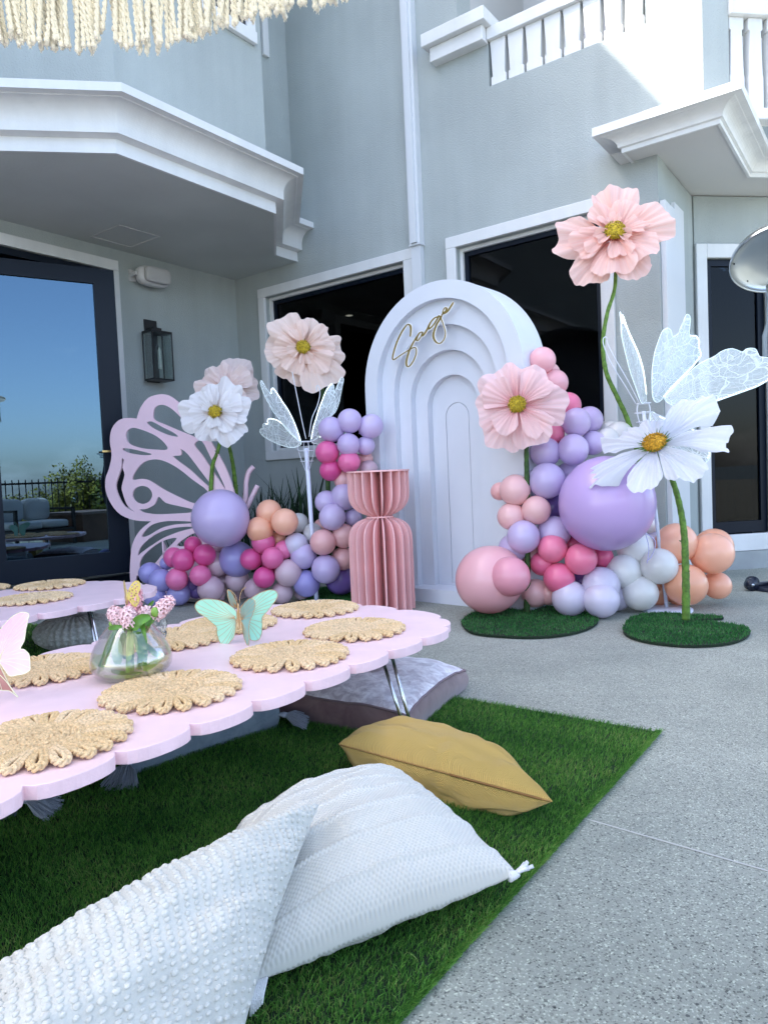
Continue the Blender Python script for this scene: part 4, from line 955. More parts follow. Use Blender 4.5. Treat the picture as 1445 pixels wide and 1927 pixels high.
# gold lace butterfly on the hyacinths, small black and white one behind the vase
def lacebfly(label,p,sc,yaw,m):
    root=thing('lace_butterfly',label,'butterfly decoration',p)
    for s in (-1,1):
        out=[(0,.0),(.1,.45),(.35,.85),(.62,.95),(.78,.75),(.75,.4),(.6,.1),(.7,-.1),(.62,-.4),(.45,-.62),(.25,-.5),(.08,-.2)]
        L=[smoothp(np.array(out)*sc,3,True)]; rg6=random.Random(4); pts=[]
        while len(pts)<26:
            x,y=rg6.uniform(.12,.7),rg6.uniform(-.5,.85)
            if all(math.hypot(x-a,y-b)>.125 for a,b in pts) and min(np.linalg.norm(L[0]/sc-[x,y],axis=1))>.09 and ((x<.62 and y>.0) or (x<.55 and y>-.45)) : 
                # inside test
                q=L[0]/sc; c=False; j=len(q)-1
                for i in range(len(q)):
                    if (q[i][1]>y)!=(q[j][1]>y) and x<(q[j][0]-q[i][0])*(y-q[i][1])/(q[j][1]-q[i][1])+q[i][0]: c=not c
                    j=i
                if c: pts.append((x,y))
            if rg6.random()<.002: break
        for (x,y) in pts: a=np.linspace(0,2*math.pi,7)[:-1]; L.append(np.stack([x+.048*np.cos(a),y+.048*np.sin(a)],1)*sc)
        ang=R(yaw+s*38); u=np.array([math.cos(ang)*s,math.sin(ang)*s,0]) if s>0 else np.array([-math.cos(ang),-math.sin(ang),0])
        V,Fc=plate(L,.0006,((0,0,0),tuple(u),(0,0,1))); mk('wing',V,Fc,m,root)
    B=MB(); B.tube([(0,0,.5*sc),(0,0,0),(0,0,-.45*sc)],[.0008,.0022,.0008],6); B.put('body',m,root,True); return root
lacebfly('gold lace cut butterfly perched on the tallest hyacinth',aty(240,1124,vY-.03),.052,-20,mat('gold lace foil',(.72,.55,.18),.35,metal=.7))
lacebfly('small black and white lace butterfly on the table behind the vase',aty(299,1190,vY+.18),.045,10,mat('black white lace',(.05,.05,.05),.5,col2=(.6,.6,.55),vscale=60))
# ================================================================ arch backdrop
AW=mat('white backdrop paint',(.665,.695,.75),.5,var=.015,vscale=4,bump=.05,bscale=30)
fy=R(131); fd=np.array([math.sin(fy),math.cos(fy),0]); fn=np.array([math.cos(fy),-math.sin(fy),0])
if fn[1]>0: fn=-fn
am=(onz(785,1131.5)+onz(868,1140))/2
Lx=(onp(690,800,am,fn)-am)@fd; Rx=(onp(985,690,am,fn)-am)@fd
ac=am+fd*(Lx+Rx)/2; RA=(Rx-Lx)/2; HA=2.335
print('ARCH',ac,RA)
arch=thing('arch_backdrop','tall white arched backdrop with stepped recessed arches behind the balloon garlands','backdrop',ac)
def archloop(r,h,z0=0.,n=28):     # coordinates (along fd from centre, z)
    a=np.linspace(0,math.pi,n); return np.concatenate([[[r,z0]],np.stack([r*np.cos(a),h-r+r*np.sin(a)],1),[[-r,z0]]])
radii=[RA,RA-.125,RA-.245,RA-.36,RA-.475]; rec=.058; zb=.10
v_=np.array([0,0,1.])
# frame so that u x v = outward normal fn
ux=np.cross(v_,fn); sg=1 if ux@fd>0 else -1
hts=[HA,HA-.125,HA-.30,HA-.475,HA-.65]
for i in range(4):
    o=ac-fn*rec*i
    outer=archloop(radii[i],hts[i],0. if i==0 else zb-.001,40); inner=archloop(radii[i+1],hts[i+1],zb,40)
    V,Fc=plate([outer*[sg,1] if sg<0 else outer, inner*[sg,1] if sg<0 else inner],rec-.001 if i else rec-.001,(o,ux,v_))
    w_=mk('front_frame' if i==0 else 'stepped_arch',wl(V,arch),Fc,AW,arch)
o=ac-fn*rec*4; lp_=archloop(radii[4],hts[4],zb-.001,40); slot=archloop(.105,hts[4]-.20,zb+.0,24); slot[:,1]=np.where(slot[:,1]<zb+.001,zb+.02,slot[:,1])
V,Fc=plate([lp_,slot],.012,(o,ux,v_)); mk('center_panel',wl(V,arch),Fc,AW,arch)
V,Fc=plate([archloop(radii[4],hts[4],zb-.001,40)],.01,(o-fn*.0125,ux,v_)); mk('back_panel',wl(V,arch),Fc,AW,arch)
V,Fc=plate([archloop(.100,hts[4]-.205,zb+.024,24)],.009,(o+fn*.0045-fn*.006,ux,v_)); mk('center_door',wl(V,arch),Fc,AW,arch)
# outer curved shell
D_=.31; ol=archloop(RA-.001,HA-.001,0,40); il=archloop(RA-.02,HA-.02,.02,40)
V,Fc=plate([ol,il],D_-rec,(ac-fn*rec,ux,v_)); mk('side_shell',wl(V,arch),Fc,AW,arch)
# gold name sign: traced handwriting
SG=(680,510); ss=.26298
strokes=[[(348,470),(352,430),(350,395),(335,382),(318,392),(285,440),(252,510),(230,580),(222,625),(235,632),(275,605),(330,570),(372,548),(390,555),(390,590),(372,640),(345,678),(328,682),(320,660),(326,620),(345,560),(372,508),(395,470)],
 [(437,437),(418,440),(398,468),(393,492),(404,496),(422,472),(437,440),(434,458),(440,462),(462,430),(480,395)],
 [(550,326),(522,336),(496,364),(480,395),(482,413),(496,405),(522,374),(546,334),(556,320),(576,360),(598,430),(597,465),(585,495),(563,516),(538,512),(518,485),(514,450),(530,398),(556,350),(574,318)],
 [(572,318),(585,300),(603,285),(608,268),(598,262),(584,280),(580,300),(592,304),(615,288),(640,250),(657,222)]]
sign=thing('name_sign','gold handwritten script sign reading Sage fixed to the top left of the white arch','sign',ac+fn*.012+np.array([0,0,1.9]))
GM=mat('gold mirror acrylic',(.55,.40,.14),.25,metal=.85); WA=mat('white acrylic',(.85,.85,.85),.4)
Bg=MB();Bw=MB()
for k,s in enumerate(strokes):
    P=np.array([onp(SG[0]+x*ss,SG[1]+y*ss,ac+fn*.012,fn) for x,y in s]); P=smoothp(P,7); n_=len(P)
    T=np.gradient(P,axis=0); T/=np.linalg.norm(T,axis=1)[:,None]; wid=.0040+.0055*np.clip(np.abs(T[:,2])**2*(np.sin(np.linspace(0,9,n_))*.5+.5),0,1)
    wid[0]*=.4; wid[-1]*=.3
    for Bx,off,wd,zf in ((Bg,.0,wid,.006),(Bw,-.003,wid+.0065,.004)):
        sd=np.cross(T,fn); V=[];Fc=[]
        for i in range(n_):
            for a_,b_ in ((-1,0),(1,0),(1,-1),(-1,-1)): V.append(P[i]+fn*(off+b_*zf)+sd[i]*a_*wd[i])
        for i in range(n_-1):
            for j in range(4): j2=(j+1)%4; Fc.append((i*4+j,i*4+j2,(i+1)*4+j2,(i+1)*4+j))
        Fc.append((3,2,1,0)); Fc.append(tuple((n_-1)*4+j for j in range(4)))
        Bx.add(V,Fc)
Bg.put('gold_lettering',GM,sign,False,sign); Bw.put('white_backing',WA,sign,False,sign)
# ================================================================ ribbed pedestal
PK=mat('dusty pink painted board',(.92,.52,.51),.5,var=.03,vscale=8,bump=.05)
pb_=aty(722,1140,5.13); ped=thing('ribbed_pedestal','dusty pink hourglass pedestal made of upright ribs in front of the arch','pedestal',(pb_[0],pb_[1],0))
Hp=1.0
half=[(.0,0),(.232,0),(.232,.50),(.226,.55),(.205,.60),(.165,.635),(.115,.655),(.085,.665),(.085,.675),(.12,.69),(.165,.715),(.20,.755),(.218,.80),(.222,.86),(.222,Hp-.012),(.0,Hp-.012)]
hp=np.array(half); hp2=np.concatenate([hp[:3],smoothp([tuple(p) for p in hp[2:14]],3),hp[14:]])
NR=20; me_=None
for k in range(NR):
    if me_ is None:
        V,Fc=plate([np.maximum(hp2,[.02,0])],.009,((0,.0045,0),(1,0,0),(0,0,1))); V=np.array(V); o=mk('rib',V,Fc,PK,ped); me_=o.data; md=None
    else: o=link('rib',me_,ped)
    o.rotation_euler=(0,0,2*math.pi*k/NR+.07)
V,Fc=lathe([(.001,Hp-.0115),(.226,Hp-.0115),(.226,Hp),(.001,Hp)],48); mk('top_disc',V,Fc,PK,ped)
V,Fc=lathe([(.001,.662),(.10,.662),(.10,.672),(.001,.672)],32); mk('waist_disc',V,Fc,PK,ped)
V,Fc=lathe([(.0185,.0),(.0185,Hp-.012)],16); mk('core',V,Fc,PK,ped)
# ================================================================ cut-out butterfly panel
LIL=mat('lilac pink panel paint',(.84,.60,.68),.5,var=.02)
pA=aty(249,1112,6.15); pA[2]=0; pB=onz(362,1134); pd=np.array([math.sin(R(112)),math.cos(R(112)),0]); pn=np.array([pd[1],-pd[0],0]); 
if pn[1]>0: pn=-pn
panel=thing('butterfly_panel','large cut-out lilac pink butterfly wing board standing left of the garland by the glass door','cut-out panel',pA)
zo=(180,720); zs_=.22841
outer=[(300,1712),(288,1640),(284,1550),(291,1420),(312,1310),(370,1215),(448,1150),(452,1143),(330,1135),(210,1090),(130,1000),(85,890),(84,790),(112,710),(134,600),(119,480),(135,380),(190,312),(260,291),(338,296),(341,294),(368,212),(430,130),(520,97),(600,105),(680,160),(760,240),(850,350),(960,500),(1060,680),(1110,800),(1145,920),(1180,1100),(1190,1300),(1150,1500),(1050,1720),(850,1800),(600,1805),(420,1745)]
holes=[[(475,270),(490,205),(550,182),(640,225),(760,350),(870,480),(800,440),(700,400),(560,340),(490,310)],
 [(875,480),(950,620),(1040,800),(1068,878),(960,720),(880,600),(815,512)],
 [(425,325),(470,322),(560,370),(640,410),(680,445),(600,432),(500,390),(440,350)],
 [(250,450),(260,400),(310,372),(400,395),(500,440),(570,500),(592,550),(500,552),(380,540),(280,505)],
 [(222,545),(260,540),(380,565),(465,590),(400,598),(300,585),(240,565)],
 [(217,625),(234,640),(224,700),(240,760),(218,850),(222,900),(262,1010),(325,1065),(240,1018),(188,930),(168,850),(190,770),(214,700)],
 [(305,800),(330,730),(400,655),(500,632),(600,660),(700,720),(800,800),(930,900),(900,980),(810,995),(700,950),(560,880),(450,810),(380,792)],
 [(700,545),(760,590),(860,720),(975,876),(900,830),(780,720),(640,612),(700,600),(708,570)],
 [(386+82*math.cos(t),925+75*math.sin(t)) for t in np.linspace(0,2*math.pi,9)[:-1]],
 [(365,1045),(420,1040),(490,1000),(520,940),(580,990),(700,1020),(800,1045),(780,1070),(640,1080),(500,1085),(400,1070)],
 [(380,1270),(420,1210),(480,1165),(600,1140),(780,1145),(780,1160),(650,1170),(540,1200),(440,1258)],
 [(350,1425),(370,1360),(450,1280),(560,1220),(700,1190),(820,1192),(700,1225),(560,1280),(450,1350),(380,1400)],
 [(372,1530),(370,1470),(420,1400),(540,1310),(660,1278),(650,1310),(570,1390),(500,1480),(450,1510)],
 [(670,1340),(740,1280),(820,1240),(850,1280),(740,1345)],
 [(340,1590),(342,1668),(420,1655),(380,1610)]]
(V,Fc),fr,_=pxplate(px2(outer,zo,zs_),pA,pn,.014,[px2(h,zo,zs_) for h in holes],3)
V[:,2]=np.where(V[:,2]<.085,.004,V[:,2]); mk('wing_board',wl(V,panel),Fc,LIL,panel)
B=MB()
for q in ([(1150,1060),(1225,980),(1238,900),(1242,820),(1262,740),(1302,692)],[(1160,1100),(1245,1030),(1290,940),(1335,848)]):
    P=smoothp([aty(zo[0]+x*zs_,zo[1]+y*zs_,5.9) for x,y in q],5); B.tube(P,.021,10)
B.put('antenna',LIL,panel,True,panel)
B=MB(); bx=pd*.62; 
for s in (.35,1.05):
    c=pA+pd*s; B=MB(); B.add([c-pn*.0,c+pd*.015,c+pd*.015-pn*.30,c-pn*.30,c+[0,0,.5],c+pd*.015+[0,0,.5]],[(0,1,2,3),(0,4,5,1),(1,5,2),(0,3,4),(3,2,5,4)]); B.put('support_foot',LIL,panel,False,panel)
# ================================================================ balloons
def latex(name,c,ro=.22,sub=.12):
    m=mat(name,c,ro+.06,sub=0,coat=.45,spec=.45); N,L,b=nodes(m)
    # stretched latex: slightly see-through body lit from behind
    tr=N.new('ShaderNodeBsdfTranslucent'); tr.inputs[0].default_value=(*tuple(min(1,x*1.1) for x in c),1); mx=N.new('ShaderNodeMixShader'); mx.inputs[0].default_value=.22
    out=N['Material Output']; L.new(b.outputs[0],mx.inputs[1]); L.new(tr.outputs[0],mx.inputs[2]); L.new(mx.outputs[0],out.inputs[0]); b.inputs['Coat Roughness'].default_value=.15
    return m
BCOL={'lav':latex('lavender latex',(.64,.53,.78)),'peri':latex('periwinkle latex',(.42,.38,.72)),'mag':latex('magenta latex',(.84,.15,.38),.25),'hot':latex('hot pink latex',(.92,.20,.36),.25),
 'blush':latex('blush latex',(.92,.54,.53)),'dust':latex('dusty lilac latex',(.70,.50,.56)),'peach':latex('peach latex',(.98,.50,.32)),'white':latex('pearl white latex',(.88,.87,.85)),'pale':latex('pale lavender latex',(.73,.68,.82)),
 'purp':latex('purple latex',(.60,.42,.76)),'rose':latex('rose pink latex',(.90,.42,.50)),'dk':latex('shaded violet latex',(.27,.17,.50)),'grey':latex('grey white latex',(.74,.73,.72)),'pink':latex('light pink latex',(.95,.52,.55))}  # dk: darker violet puts the shade on rear balloons into the colour
def balloon_mesh():
    k=36;n=24; V=[];Fc=[]
    for i in range(n+1):
        ph=math.pi*i/n; r=math.sin(ph); z=math.cos(ph)
        if z<0: r*=1-.10*(-z)**2.2; z=z*1.08
        for j in range(k): t=2*math.pi*j/k; V.append((r*math.cos(t),r*math.sin(t),z))
    for i in range(n):
        for j in range(k): j2=(j+1)%k; Fc.append((i*k+j,(i+1)*k+j,(i+1)*k+j2,i*k+j2))
    o=len(V)
    for r,z in ((.04,-1.06),(.05,-1.12),(.075,-1.17),(.03,-1.15)):
        for j in range(10): t=2*math.pi*j/10; V.append((r*math.cos(t),r*math.sin(t),z))
    for i in range(3):
        for j in range(10): j2=(j+1)%10; Fc.append((o+i*10+j,o+i*10+j2,o+(i+1)*10+j2,o+(i+1)*10+j))
    return V,Fc
bmesh_={}
def garland(root,items,org,sc_,Yf,seed):
    rg7=random.Random(seed); r0=np.array(root.location)
    pos=[]
    for it in items:
        x,y,r,c=it[:4]; dy=it[4] if len(it)>4 else 0
        X,Y=org[0]+x*sc_,org[1]+y*sc_; rp=r*sc_; yy=Yf(X,Y)+dy; P=aty(X,Y,yy); dist=(P-O)@fw; rr=rp*dist/F
        pos.append((P,rr,c))
    cen=np.mean([p[0] for p in pos],axis=0)
    # tie points: small groups share one knot
    for i,(P,rr,c) in enumerate(pos):
        if P[2]-rr<.004: P=P.copy(); P[2]=rr+.004
        near=[q[0] for j,q in enumerate(pos) if j!=i and np.linalg.norm(q[0]-P)<3.2*rr]
        t=np.mean(near,axis=0)+np.array([0,.10,0]) if near else P+np.array([0,1,0]); d=P-t; d=d/ (np.linalg.norm(d)+1e-9)+np.array([rg7.uniform(-.3,.3) for _ in range(3)])
        d/=np.linalg.norm(d)
        if c not in bmesh_:
            V,Fc=balloon_mesh(); o=mk('balloon',V,Fc,BCOL[c],root,True); bmesh_[c]=o.data
        else: o=link('balloon',bmesh_[c],root)
        o.location=tuple(P-r0); o.rotation_euler=Vector(d).to_track_quat('Z','Y').to_euler(); s=rr/1.0
        o.scale=(s*rg7.uniform(.975,1.0),s*rg7.uniform(.975,1.0),s*rg7.uniform(.98,1.03))
        if rp_big(rr): o['label']={'lav':'big round lavender balloon at the wing panel','purp':'giant purple balloon','rose':'big rose pink balloon at the bottom','pink':'big pink balloon at the bottom'}.get(c,'big round balloon')
def rp_big(r): return r>.17
A_=[(1030,1115,240,'lav',-.12),(1165,1455,150,'peri',.12),(645,1440,84,'mag',.05),(722,1462,95,'mag',-.04),(805,1340,74,'mag',.06),(900,1420,92,'mag'),(672,1620,94,'mag',-.05),(865,1590,90,'mag',-.05),
 (450,1570,90,'peri',.05),(540,1630,98,'peri',-.02),(585,1490,55,'peri',.12),(488,1765,92,'peri',-.02),(685,1745,98,'peri',.03),(790,1665,66,'dk',.12),(1000,1500,105,'dust',.12),(950,1700,110,'dust',.0),(830,1720,62,'dk',.14),(1165,1630,98,'dust',.16),(1060,1640,60,'dust',.2),(1000,1360,60,'dust',.22)]
Bm=[(245,1315,98,'mag'),(145,1455,92,'mag'),(320,1445,93,'mag',-.07),(412,1378,80,'mag',.02),(252,1605,92,'mag',-.06),(292,1070,108,'peach',.04),(420,1148,113,'peach',-.03),(218,1212,112,'peach',-.02),(365,1290,66,'peach',.12),
 (535,1155,82,'grey',.14),(515,1335,102,'pale',.04),(655,1240,84,'grey',.12),(735,1315,110,'blush',-.04),(905,1262,102,'blush',.02),(900,1450,98,'blush',.06),(450,1568,114,'dust',-.02),(400,1745,92,'dust',.03),(175,1700,90,'dust',.06),
 (575,1430,110,'lav',.03),(758,1538,120,'lav',-.04),(600,1655,114,'peri',.03),(880,1620,130,'dk',.16),(765,985,98,'lav',.05),(812,1108,112,'lav',-.03),(910,940,114,'lav',.03),(985,1110,72,'lav',.06),(905,805,82,'blush',.06),
 (770,575,98,'mag',.0),(798,722,92,'mag',.03),(950,655,94,'mag',-.03),(1085,630,64,'blush',.12),(1110,715,80,'dust',.08),(800,385,104,'lav',.0),(955,315,102,'lav',-.02),(1130,360,102,'lav',.02),(945,512,96,'lav',-.04),(1085,520,80,'lav',.04),(560,1735,60,'dust',.14),(720,1180,60,'blush',.16),(300,1500,70,'mag',.1)]
gl=thing('balloon_garland','left balloon garland with magenta clusters between the wing panel and the ribbed pedestal','balloon garland',aty(470,1138,5.5)*np.array([1,1,0]),0,'balloon garlands beside the arch')
def YL(X,Y): return 5.62-.0006*(X-260) if X<600 else 5.42+.0004*(1100-Y)*0
allL=[(zo[0]+t[0]*zs_,zo[1]+t[1]*zs_,t[2]*zs_)+tuple(t[3:]) for t in A_]+[(440+t[0]*.2284,720+t[1]*.2284,t[2]*.2284)+tuple(t[3:]) for t in Bm]
for m_ in BCOL.values(): varyobj(m_,.07)
garland(gl,allL,(0,0),1,YL,3)
Rm=[(718,400,216,'purp',-.20),(444,170,69,'lav',.02),(568,158,71,'lav',-.03),(582,35,66,'lav',.0),(640,25,62,'lav',.12),(657,128,56,'lav',.08),(450,298,83,'lav',-.04),(555,270,58,'lav',.12),(345,550,76,'lav',-.03),(300,600,66,'lav',.08),(482,530,76,'lav',.03),(480,415,60,'dk',.16),
 (308,340,71,'blush'),(240,345,42,'blush',.12),(290,458,63,'blush',.03),(402,430,66,'blush',-.03),(475,88,53,'hot',.06),(475,602,67,'hot',-.04),(560,585,46,'hot',.10),(603,650,72,'hot',-.10),(695,642,54,'hot',.06),(430,670,56,'hot',.03),(505,735,70,'hot',-.05),(605,750,48,'dk',.10),
 (192,742,154,'pink',-.0),(285,728,91,'rose',-.17),(400,803,64,'blush',.08),(458,803,54,'blush',.06),(385,640,48,'blush',.12),(555,858,82,'pale',-.08),(693,768,84,'pale',-.10),(697,920,82,'pale',-.17),(765,860,62,'pale',.04),(570,920,58,'dk',.06),
 (795,705,77,'white',.0),(845,595,82,'white',.06),(953,682,83,'white',-.06),(869,802,81,'white',-.04),(912,495,40,'white',.2),(722,110,52,'grey',.10),(775,90,60,'grey',.14),(735,75,46,'grey',.2),
 (1030,580,93,'peach',.04),(1193,625,93,'peach',.0),(1200,595,84,'peach',.13),(1075,765,93,'peach',-.05),(1215,768,62,'peach',.08),(1055,832,82,'peach',.10),(950,805,60,'peach',.14),(930,580,50,'pale',.2),(650,350,60,'dk',.2),(330,250,40,'lav',.2)]
Um=[(430,808,61,'pink',.0),(320,852,63,'blush',.08),(485,908,60,'pink',.05),(455,870,56,'blush',.16),(545,1012,60,'hot',.05)]
gr_=thing('balloon_garland','right balloon garland with one giant purple balloon, beside the right edge of the arch','balloon garland',aty(1080,1180,4.5)*np.array([1,1,0]),0,'balloon garlands beside the arch')
allR=[(840+t[0]*.4187,780+t[1]*.4187,t[2]*.4187)+tuple(t[3:]) for t in Rm]+[(840+t[0]*.4187,340+t[1]*.4187,t[2]*.4187)+tuple(t[3:]) for t in Um]
def YR(X,Y): return 4.62 if Y>1000 else 4.62+.0006*(1000-Y)
garland(gr_,allR,(0,0),1,YR,7)
B=MB(); rb=mat('lavender ribbon',(.5,.47,.72),.4)
for q in ([(1212,895),(1216,930),(1213,965)],[(1218,890),(1221,925),(1219,955)],[(1213,1002),(1220,1030),(1217,1060)],[(1208,1000),(1232,1018),(1226,1045),(1216,1056)]):
    B.tube(smoothp([aty(x,y,4.42) for x,y in q],5),.003,5)
B.put('ribbon',rb,gr_,True,gr_)
# ================================================================ giant paper flowers
def crepe(name,c1,c2,tr=.35):
    m=mat(name,c1,.75,spec=.15); N,L,b=nodes(m)
    at=N.new('ShaderNodeAttribute'); at.attribute_name='rad'
    r=N.new('ShaderNodeValToRGB'); r.color_ramp.elements[0].color=(*c2,1); r.color_ramp.elements[1].color=(*c1,1); r.color_ramp.elements[0].position=.08; r.color_ramp.elements[1].position=.45; e_=r.color_ramp.elements.new(1.0); e_.color=tuple(min(.97,x*.8+.2) for x in c1)+(1,)
    a3=N.new('ShaderNodeAttribute'); a3.attribute_name='ang'; m3=N.new('ShaderNodeMath'); m3.operation='MULTIPLY'; m3.inputs[1].default_value=34; L.new(a3.outputs['Fac'],m3.inputs[0]); n3=N.new('ShaderNodeTexNoise'); n3.noise_dimensions='1D'; n3.inputs['Scale'].default_value=1; L.new(m3.outputs[0],n3.inputs['W'])
    s3=N.new('ShaderNodeMath'); s3.operation='MULTIPLY_ADD'; s3.inputs[1].default_value=.9; s3.inputs[2].default_value=-.42; L.new(n3.outputs[0],s3.inputs[0]); ad3=N.new('ShaderNodeMath'); L.new(at.outputs['Fac'],ad3.inputs[0]); L.new(s3.outputs[0],ad3.inputs[1]); L.new(ad3.outputs[0],r.inputs[0]); L.new(r.outputs[0],b.inputs['Base Color'])
    t=N.new('ShaderNodeBsdfTranslucent'); L.new(r.outputs[0],t.inputs[0]); mx=N.new('ShaderNodeMixShader'); mx.inputs[0].default_value=tr
    a2=N.new('ShaderNodeAttribute'); a2.attribute_name='ang'; mu=N.new('ShaderNodeMath'); mu.operation='MULTIPLY'; mu.inputs[1].default_value=120; L.new(a2.outputs['Fac'],mu.inputs[0])
    nz=N.new('ShaderNodeTexNoise'); nz.noise_dimensions='1D'; nz.inputs['Scale'].default_value=1; L.new(mu.outputs[0],nz.inputs['W']); bp=N.new('ShaderNodeBump'); bp.inputs['Strength'].default_value=.8; bp.inputs['Distance'].default_value=.004; L.new(nz.outputs[0],bp.inputs['Height']); L.new(bp.outputs[0],b.inputs['Normal'])
    L.new(b.outputs[0],mx.inputs[1]); L.new(t.outputs[0],mx.inputs[2]); L.new(mx.outputs[0],N['Material Output'].inputs[0]); return m
def petal(L_,Wd,cup,curl,ruf,rg8,pleat=9,shape=.75,side=0):
    """petal along +x, face +z"""
    nu,nv=38,20; V=[];Fc=[];rad=[];ang=[]; p1,p2,p3=[rg8.uniform(0,6.28) for _ in range(3)]; nf=rg8.uniform(2.2,3.6); asym=rg8.uniform(-.25,.25)
    e1=rg8.uniform(.03,.07)
    for i in range(nv+1):
        t=i/nv
        w=Wd*.5*(math.sin(math.pi*min(.5,t*.62/shape*.8+.03)))**.75*(1-.18*max(0,t-.8)/.2)
        for j in range(nu+1):
            s=-1+2*j/nu
            edge=1-.34*abs(s)**3.2+ e1*math.sin(nf*2*s+p1)+.022*math.sin(7*s+p2)+.008*math.sin(17*s+p3)
            tt=t*(edge if t>.0 else 1)
            th_=s*min(.95,Wd/L_*.62)*(1+asym*s*.4); x=L_*(.04+.96*tt)*math.cos(th_*.8); y=L_*(.03+.97*tt**1.05)*math.sin(th_)
            z=cup*L_*math.sin(math.pi*.5*min(1,t*1.3))*(.6+.4*s*s)*.5 - curl*L_*max(0,t-.55)**2*2.2
            z+=ruf*L_*(t**1.5)*(math.sin(nf*s*2.3+p2)*.9+ .55*math.sin(pleat*s+p3)) + .014*L_*math.sin(pleat*2.7*s+p1)*(1-.3*t)*min(1,t*4)
            z+=ruf*L_*.35*math.sin(22*s+p1)*max(0,t-.6)**1.5*2
            V.append((x,y,z)); rad.append(t); ang.append(s*.5+.5)
    m=nu+1
    for i in range(nv):
        for j in range(nu): Fc.append((i*m+j,(i+1)*m+j,(i+1)*m+j+1,i*m+j+1))
    return np.array(V),Fc,rad,ang
SG1=mat('flower stem green',(.10,.20,.025),.7,var=.35,vscale=35,bump=.6,bscale=60)
SG2=mat('dark flower stem',(.035,.09,.018),.7,var=.35,vscale=35,bump=.6,bscale=60)
CEN=mat('yellow centre fibres',(.50,.36,.02),.8,var=.45,vscale=90,bump=.8,bscale=120); CEN2=mat('orange centre fibres',(.55,.29,.015),.8,var=.4,vscale=90,bump=.8,bscale=120); SEP=mat('sepal green',(.07,.16,.02),.7)
def flower(name,label,cpx,Y,Rpx,face,layers,pm,stem,sr,smat,cr,cenm,base=None,seed=1,spiky=False,groundY=None,cat='paper flower'):
    C=aty(*cpx,Y); dist=(C-O)@fw; RR=Rpx*dist/F
    sp=[aty(x,y,yy) for x,y,yy in stem]
    bl=np.array([sp[-1][0],sp[-1][1],0.]); root=thing(name,label,cat,bl,0,'giant crepe paper flowers')
    z=np.array(face,float); z/=np.linalg.norm(z); x=np.cross([0,0,1.],z); x/=np.linalg.norm(x); y=np.cross(z,x); Rm_=np.stack([x,y,z],1)
    rg8=random.Random(seed)
    for (n,Ls,Ws,cup,curl,ruf,z0,off,jit) in layers:
        for k in range(n):
            L_=RR*Ls*rg8.uniform(1-jit,1+jit); V,Fc,rad,ang=petal(L_,L_*Ws*rg8.uniform(.9,1.1),cup+rg8.uniform(-.06,.06),curl*rg8.uniform(.4,1.5),ruf*rg8.uniform(.7,1.4),rg8)
            a=2*math.pi*(k+off)/n+rg8.uniform(-.14,.14); tl=rg8.uniform(-.10,.10)
            ca,sa=math.cos(tl),math.sin(tl); V=V@np.array([[ca,0,sa],[0,1,0],[-sa,0,ca]]).T
            rl=rg8.uniform(-.2,.2); cr_,sr_=math.cos(rl),math.sin(rl); V=V@np.array([[1,0,0],[0,cr_,-sr_],[0,sr_,cr_]]).T
            ca,sa=math.cos(a),math.sin(a); V=V@np.array([[ca,-sa,0],[sa,ca,0],[0,0,1]]).T+[0,0,z0*RR+k*.0012]
            o=mk('petal',wl(C+V@Rm_.T,root),Fc,pm,root,True)
            for nm,vals in (('rad',rad),('ang',ang)):
                at=o.data.attributes.new(nm,'FLOAT','POINT'); at.data.foreach_set('value',np.array(vals,np.float32))
    # centre: dome of short fibres
    rc=cr*RR; B=MB(); V=[];Fc=[]
    V0,F0=rbox(-rc,rc,-rc,rc,-rc*.3,rc*.75,2.,18,12); V0=np.array(V0); 
    zc=layers[-1][6]*RR+.02*RR
    B.add(C+(V0+[0,0,zc])@Rm_.T,F0)
    for k in range(170):
        t=math.acos(1-rg8.random()*.95); p=rg8.uniform(0,6.28); d=np.array([math.sin(t)*math.cos(p),math.sin(t)*math.sin(p),math.cos(t)]); q=d*[rc,rc,rc*.75]+[0,0,zc+rc*.2]
        B.tube([C+Rm_@q*1,C+Rm_@(q+d*rc*.16)],[rc*.045,rc*.055],4)
    B.put('flower_centre',cenm,root,True,root)
    B=MB()
    for k in range(26 if spiky else 14):
        p=2*math.pi*k/(26 if spiky else 14)+rg8.uniform(-.1,.1); d=np.array([math.cos(p),math.sin(p),.35]); r1=rc*(1.45 if spiky else 1.2)*rg8.uniform(.9,1.15)
        B.tube([C+Rm_@(d*rc*.8+[0,0,zc-.1*rc]),C+Rm_@(d*r1+[0,0,zc])],[rc*.10,rc*.01],4)
    B.put('sepals',SEP,root,False,root)
    P=smoothp([C-z*RR*.02]+sp,9); n_=len(P); rr=np.interp(np.linspace(0,1,n_),[0,.06,.5,1],[sr*.7,sr*.75,sr,sr*1.25])*(1+.06*np.sin(np.arange(n_)*1.7)); B=MB(); B.tube(P,rr,10)
    for k in range(9):
        i=int(n_*rg8.uniform(.35,.98)); q=P[min(i,n_-1)]; a=rg8.uniform(0,6.28); B.tube([q,q+np.array([math.cos(a),math.sin(a),.3])*sr*rg8.uniform(1.2,1.7)],[sr*.5,sr*.15],5)
    B.put('stem',smat,root,True,root)
